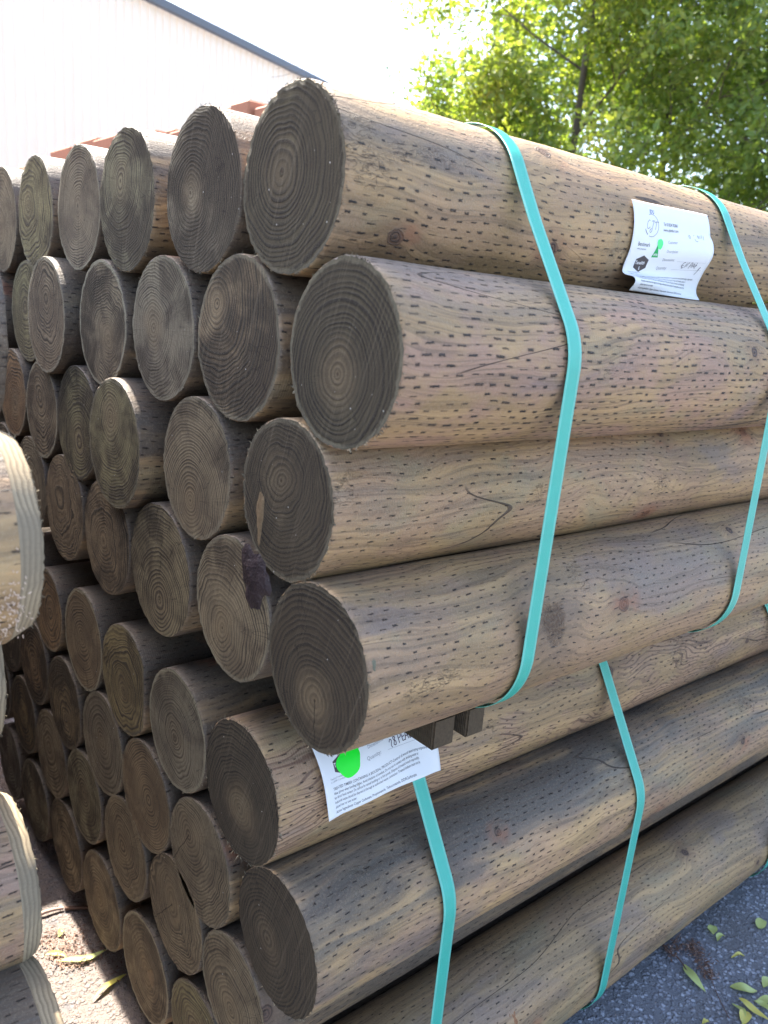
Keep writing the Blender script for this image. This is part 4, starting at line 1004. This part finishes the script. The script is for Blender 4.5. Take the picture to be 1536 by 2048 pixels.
# ------------------------------------------------------------------ stacks of red brown timber behind
def timber_pack(x0, x1, y0, y1, h, seed, label):
    rng = random.Random(seed); root = empty('timber_stack', (x0, (y0 + y1) / 2, 0))
    tag(root, label, 'timber stack', 'red brown timber stacks behind the logs')
    nz = 9; nx = 3; bw = (y1 - y0) / nx; bh = h / nz
    for j in range(nz):
        for i in range(nx):
            w, hh = bw - .008, bh - .006
            off = rng.uniform(-.03, .03); dz = (rng.uniform(-.012, .0) if j == nz - 1 else 0) + (-.022 * abs(i - 1.4) if j == nz - 1 else 0)
            bm = bmesh.new(); bmesh.ops.create_cube(bm, size=1.0, matrix=Matrix.Diagonal((x1 - x0, w, hh, 1)))
            bmesh.ops.bevel(bm, geom=list(bm.edges), offset=.006, segments=1, affect='EDGES')
            me = bpy.data.meshes.new('beam'); bm.to_mesh(me); bm.free(); me.materials.append(M['red'])
            b = bpy.data.objects.new('beam', me); COL.objects.link(b); b.parent = root; b['seed'] = rng.uniform(0, 40)
            b.location = ((x1 - x0) / 2 + off, -(y1 - y0) / 2 + bw * (i + .5), bh * (j + .5) + dz)
timber_pack(1.40, 4.4, 2.32, 2.70, 1.930, 1, 'red brown timber stack glimpsed beside the tallest dark log end')
timber_pack(1.40, 4.4, 2.92, 3.20, 1.915, 2, 'small red brown hump of timber seen between two log ends')
timber_pack(1.40, 4.4, 3.50, 4.36, 1.960, 3, 'wide red brown timber stack before the ribbed wall')
timber_pack(1.40, 4.4, 4.40, 5.30, 1.915, 4, 'red brown timber stack at the far left above the log tops')
timber_pack(-1.9, .68, 2.70, 3.40, 1.74, 5, 'unseen timber stack added behind the near left logs to shade the alley')  # unseen stack, added and sized to cast the shadow in the alley

# ------------------------------------------------------------------ shed with ribbed cladding
def build_shed():
    root = empty('ribbed_wall', (6.41, 14.17, 0)); tag(root, 'tall pale wall of ribbed sheets with a dark gutter along its top', 'wall')
    root.rotation_euler = (0, 0, R_(20.62))
    EH = CAMZ + 4.7
    # local x runs along the wall, -y faces the yard
    x0, x1, pit = -14.0, 26.0, .166; vs, fs = [], []; x = x0; pts = []
    while x < x1:
        pts += [(x, 0), (x + .104, 0), (x + .118, -.034), (x + .152, -.034)]; x += pit
    for (px, py) in pts: vs += [(px, py, 0), (px, py, EH - .05)]
    for i in range(len(pts) - 1): fs.append((2 * i, 2 * i + 2, 2 * i + 3, 2 * i + 1))
    mesh_obj('cladding', vs, fs, M['clad'], root, None, False)
    g = [(-.04, -.03), (-.04, -.14), (-.10, -.165), (-.16, -.14), (-.165, -.02), (-.155, -.02), (-.15, -.12), (-.10, -.15), (-.05, -.12), (-.05, -.03)]
    gv, gf = [], []
    for xx in (x0, x1):
        for (yy, zz) in g: gv.append((xx, yy, EH + zz))
    n = len(g)
    for i in range(n): gf.append((i, (i + 1) % n, n + (i + 1) % n, n + i))
    mesh_obj('gutter', gv, gf, M['gutter'], root, None, False)
build_shed()

# ------------------------------------------------------------------ trees
def grow_tree(name, base, height, crown_lo, radius, n_limbs, seed, leaf_mat, leaf_n, leaf_len, label, lean=(0, 0), keep=None):
    rng = random.Random(seed); root = empty(name, base); tag(root, label, 'tree', 'trees behind the stacks')
    bv, bf = [], []
    def add(pts, radii, n=6):
        v, f = tube(pts, radii, n); k = len(bv); bv.extend([tuple(q) for q in v]); bf.extend([tuple(q + k for q in g) for g in f])
    trunk = []
    for i in range(13):
        t = i / 12
        trunk.append(Vector((lean[0] * t * height + .10 * math.sin(3 * t + seed), lean[1] * t * height + .10 * math.cos(4 * t + seed) - .1 * math.cos(seed), t * height)))
    r0 = height * .0050
    add(trunk, [r0 * (1 - .85 * i / 12) for i in range(13)], 9)
    ends = []
    def along(P, t):
        k = t * (len(P) - 1); i = min(len(P) - 2, int(k)); return P[i].lerp(P[i + 1], k - i)
    def limb(p, d, L, r, depth):
        pts = [p]; n = 6
        for i in range(n):
            d = (d + Vector((rng.uniform(-1, 1), rng.uniform(-1, 1), rng.uniform(-.6, .9))) * .20).normalized()
            pts.append(pts[-1] + d * L / n)
        add(pts, [max(.0025, r * (1 - .8 * i / n)) for i in range(n + 1)], 5 if depth < 2 else 4)
        if depth >= 2:
            ends.append(pts); return
        m = rng.randint(5, 7) if depth == 0 else rng.randint(4, 6)
        for q in range(m):
            t = rng.uniform(.25, 1.0); a = rng.uniform(0, 6.28)
            u = d.cross(Vector((0, 0, 1))); u = u.normalized() if u.length > .05 else Vector((1, 0, 0)); w = d.cross(u)
            nd = (d * .65 + (u * math.cos(a) + w * math.sin(a)) * rng.uniform(.5, .95) + Vector((0, 0, .15))).normalized()
            limb(along(pts, t), nd, L * rng.uniform(.42, .62), r * .45, depth + 1)
        ends.append(pts[3:])
    for i in range(n_limbs):
        t = crown_lo + (1 - crown_lo) * (i + rng.random()) / n_limbs
        a = i * 2.4 + rng.uniform(-.5, .5); up = rng.uniform(.1, .55)
        env = radius * (0.35 + .65 * math.sin(PI * min(1, max(0, (t - crown_lo) / (1 - crown_lo) * .82 + .18))))
        limb(along(trunk, t), Vector((math.cos(a), math.sin(a), up)).normalized(), env * rng.uniform(.75, 1.1), r0 * .4 * (1.1 - t), 0)
    mesh_obj('trunk', bv, bf, M['bark'], root)
    lv, lf = [], []
    def off(P): q = P[-1] - along(trunk, min(1, max(0, P[-1].z / height))); return math.hypot(q.x, q.y)
    ends = [P for P in ends if off(P) < radius * 1.12]
    for _ in range(leaf_n):
        P = rng.choice(ends); c = along(P, rng.random() ** .7) + Vector((rng.gauss(0, .075), rng.gauss(0, .075), rng.gauss(0, .075)))
        L = leaf_len * rng.uniform(.55, 1.25); w = L * rng.uniform(.24, .36)
        d = Vector((rng.uniform(-1, 1), rng.uniform(-1, 1), rng.uniform(-1.0, .5))).normalized()
        s = d.cross(Vector((rng.uniform(-1, 1), rng.uniform(-1, 1), rng.uniform(-1, 1)))).normalized(); nn = d.cross(s)
        k = len(lv); f = w * .35
        lv += [tuple(c), tuple(c + d * L * .45 + s * w + nn * f), tuple(c + d * L), tuple(c + d * L * .45 - s * w + nn * f)]
        lf += [(k, k + 1, k + 2), (k, k + 2, k + 3)]
    mesh_obj('crown', lv, lf, M[leaf_mat], root, None, False)
def at(px_az, dist): return (dist * math.cos(R_(px_az)), dist * math.sin(R_(px_az)), 0)
# azimuths from +X; the photo's right edge is about 28 degrees, the crown's ragged left edge about 50
TR = [
 ('broadleaf_tree', at(38.3, 7.4), 8.2, .14, 1.6, 32, 11, 'crown1', 110000, .062, 'bright sunlit tree with a thin grey trunk above the tagged log'),
 ('broadleaf_tree', at(32.5, 8.3), 9.0, .10, 2.3, 30, 23, 'crown2', 80000, .064, 'darker green tree at the right above the logs'),
 ('broadleaf_tree', at(25.5, 7.8), 8.5, .10, 2.3, 28, 37, 'crown2', 60000, .064, 'dense dark tree at the upper right photo corner'),
 ('broadleaf_tree', at(35.5, 11.5), 10.0, .06, 2.8, 32, 53, 'crown2', 60000, .085, 'tree filling the gap behind the two nearer crowns'),
]
for a in TR: grow_tree(*a)

# ------------------------------------------------------------------ camera
cam = bpy.data.cameras.new('camera'); co = bpy.data.objects.new('camera', cam); COL.objects.link(co)
f, cx, cy = 1625.02, 768.0, 1024.0
Lv = Vector((2750 - cx, 780 - cy, f)).normalized(); Wv = Vector((-627 - cx, 515 - cy, f)).normalized(); Zv = Lv.cross(Wv).normalized()
right = Vector((Lv.x, Wv.x, Zv.x)); up = -Vector((Lv.y, Wv.y, Zv.y)); back = -Vector((Lv.z, Wv.z, Zv.z))
mw = Matrix((right, up, back)).transposed().to_4x4(); mw.translation = Vector((0, 0, CAMZ)); co.matrix_world = mw
cam.sensor_fit = 'VERTICAL'; cam.sensor_height = 36.0; cam.sensor_width = 27.0; cam.lens = f / 2048 * 36.0
cam.clip_start = .01; cam.clip_end = 500
cam.dof.use_dof = True; cam.dof.focus_distance = 1.15; cam.dof.aperture_fstop = 7.0
sc.camera = co

# ------------------------------------------------------------------ daylight
EL, AZ = 56.0, 89.0
sun_dir = Vector((math.cos(R_(EL)) * math.cos(R_(AZ)), math.cos(R_(EL)) * math.sin(R_(AZ)), math.sin(R_(EL))))
sd = bpy.data.lights.new('sun', 'SUN'); sd.energy = 4.5; sd.angle = R_(.53); sd.color = (1.0, .93, .82)
so = bpy.data.objects.new('sun', sd); COL.objects.link(so); so.rotation_euler = sun_dir.to_track_quat('Z', 'Y').to_euler(); so.location = (0, 0, 12)
w = bpy.data.worlds.new('World'); sc.world = w; w.use_nodes = True
nt = w.node_tree; nt.nodes.clear()
sky = nt.nodes.new('ShaderNodeTexSky'); sky.sky_type = 'NISHITA'; sky.sun_disc = False
sky.sun_elevation = R_(EL); sky.sun_rotation = R_(90.0 - AZ); sky.air_density = 1.0; sky.dust_density = 3.0; sky.ozone_density = 1.0
bg = nt.nodes.new('ShaderNodeBackground'); bg.inputs['Strength'].default_value = .13
ow = nt.nodes.new('ShaderNodeOutputWorld'); nt.links.new(sky.outputs[0], bg.inputs[0]); nt.links.new(bg.outputs[0], ow.inputs[0])
sc.view_settings.view_transform = 'Standard'; sc.view_settings.look = 'None'; sc.view_settings.exposure = 2.45; sc.view_settings.gamma = 1.0
sc.cycles.max_bounces = 8; sc.cycles.diffuse_bounces = 4; sc.cycles.transmission_bounces = 4
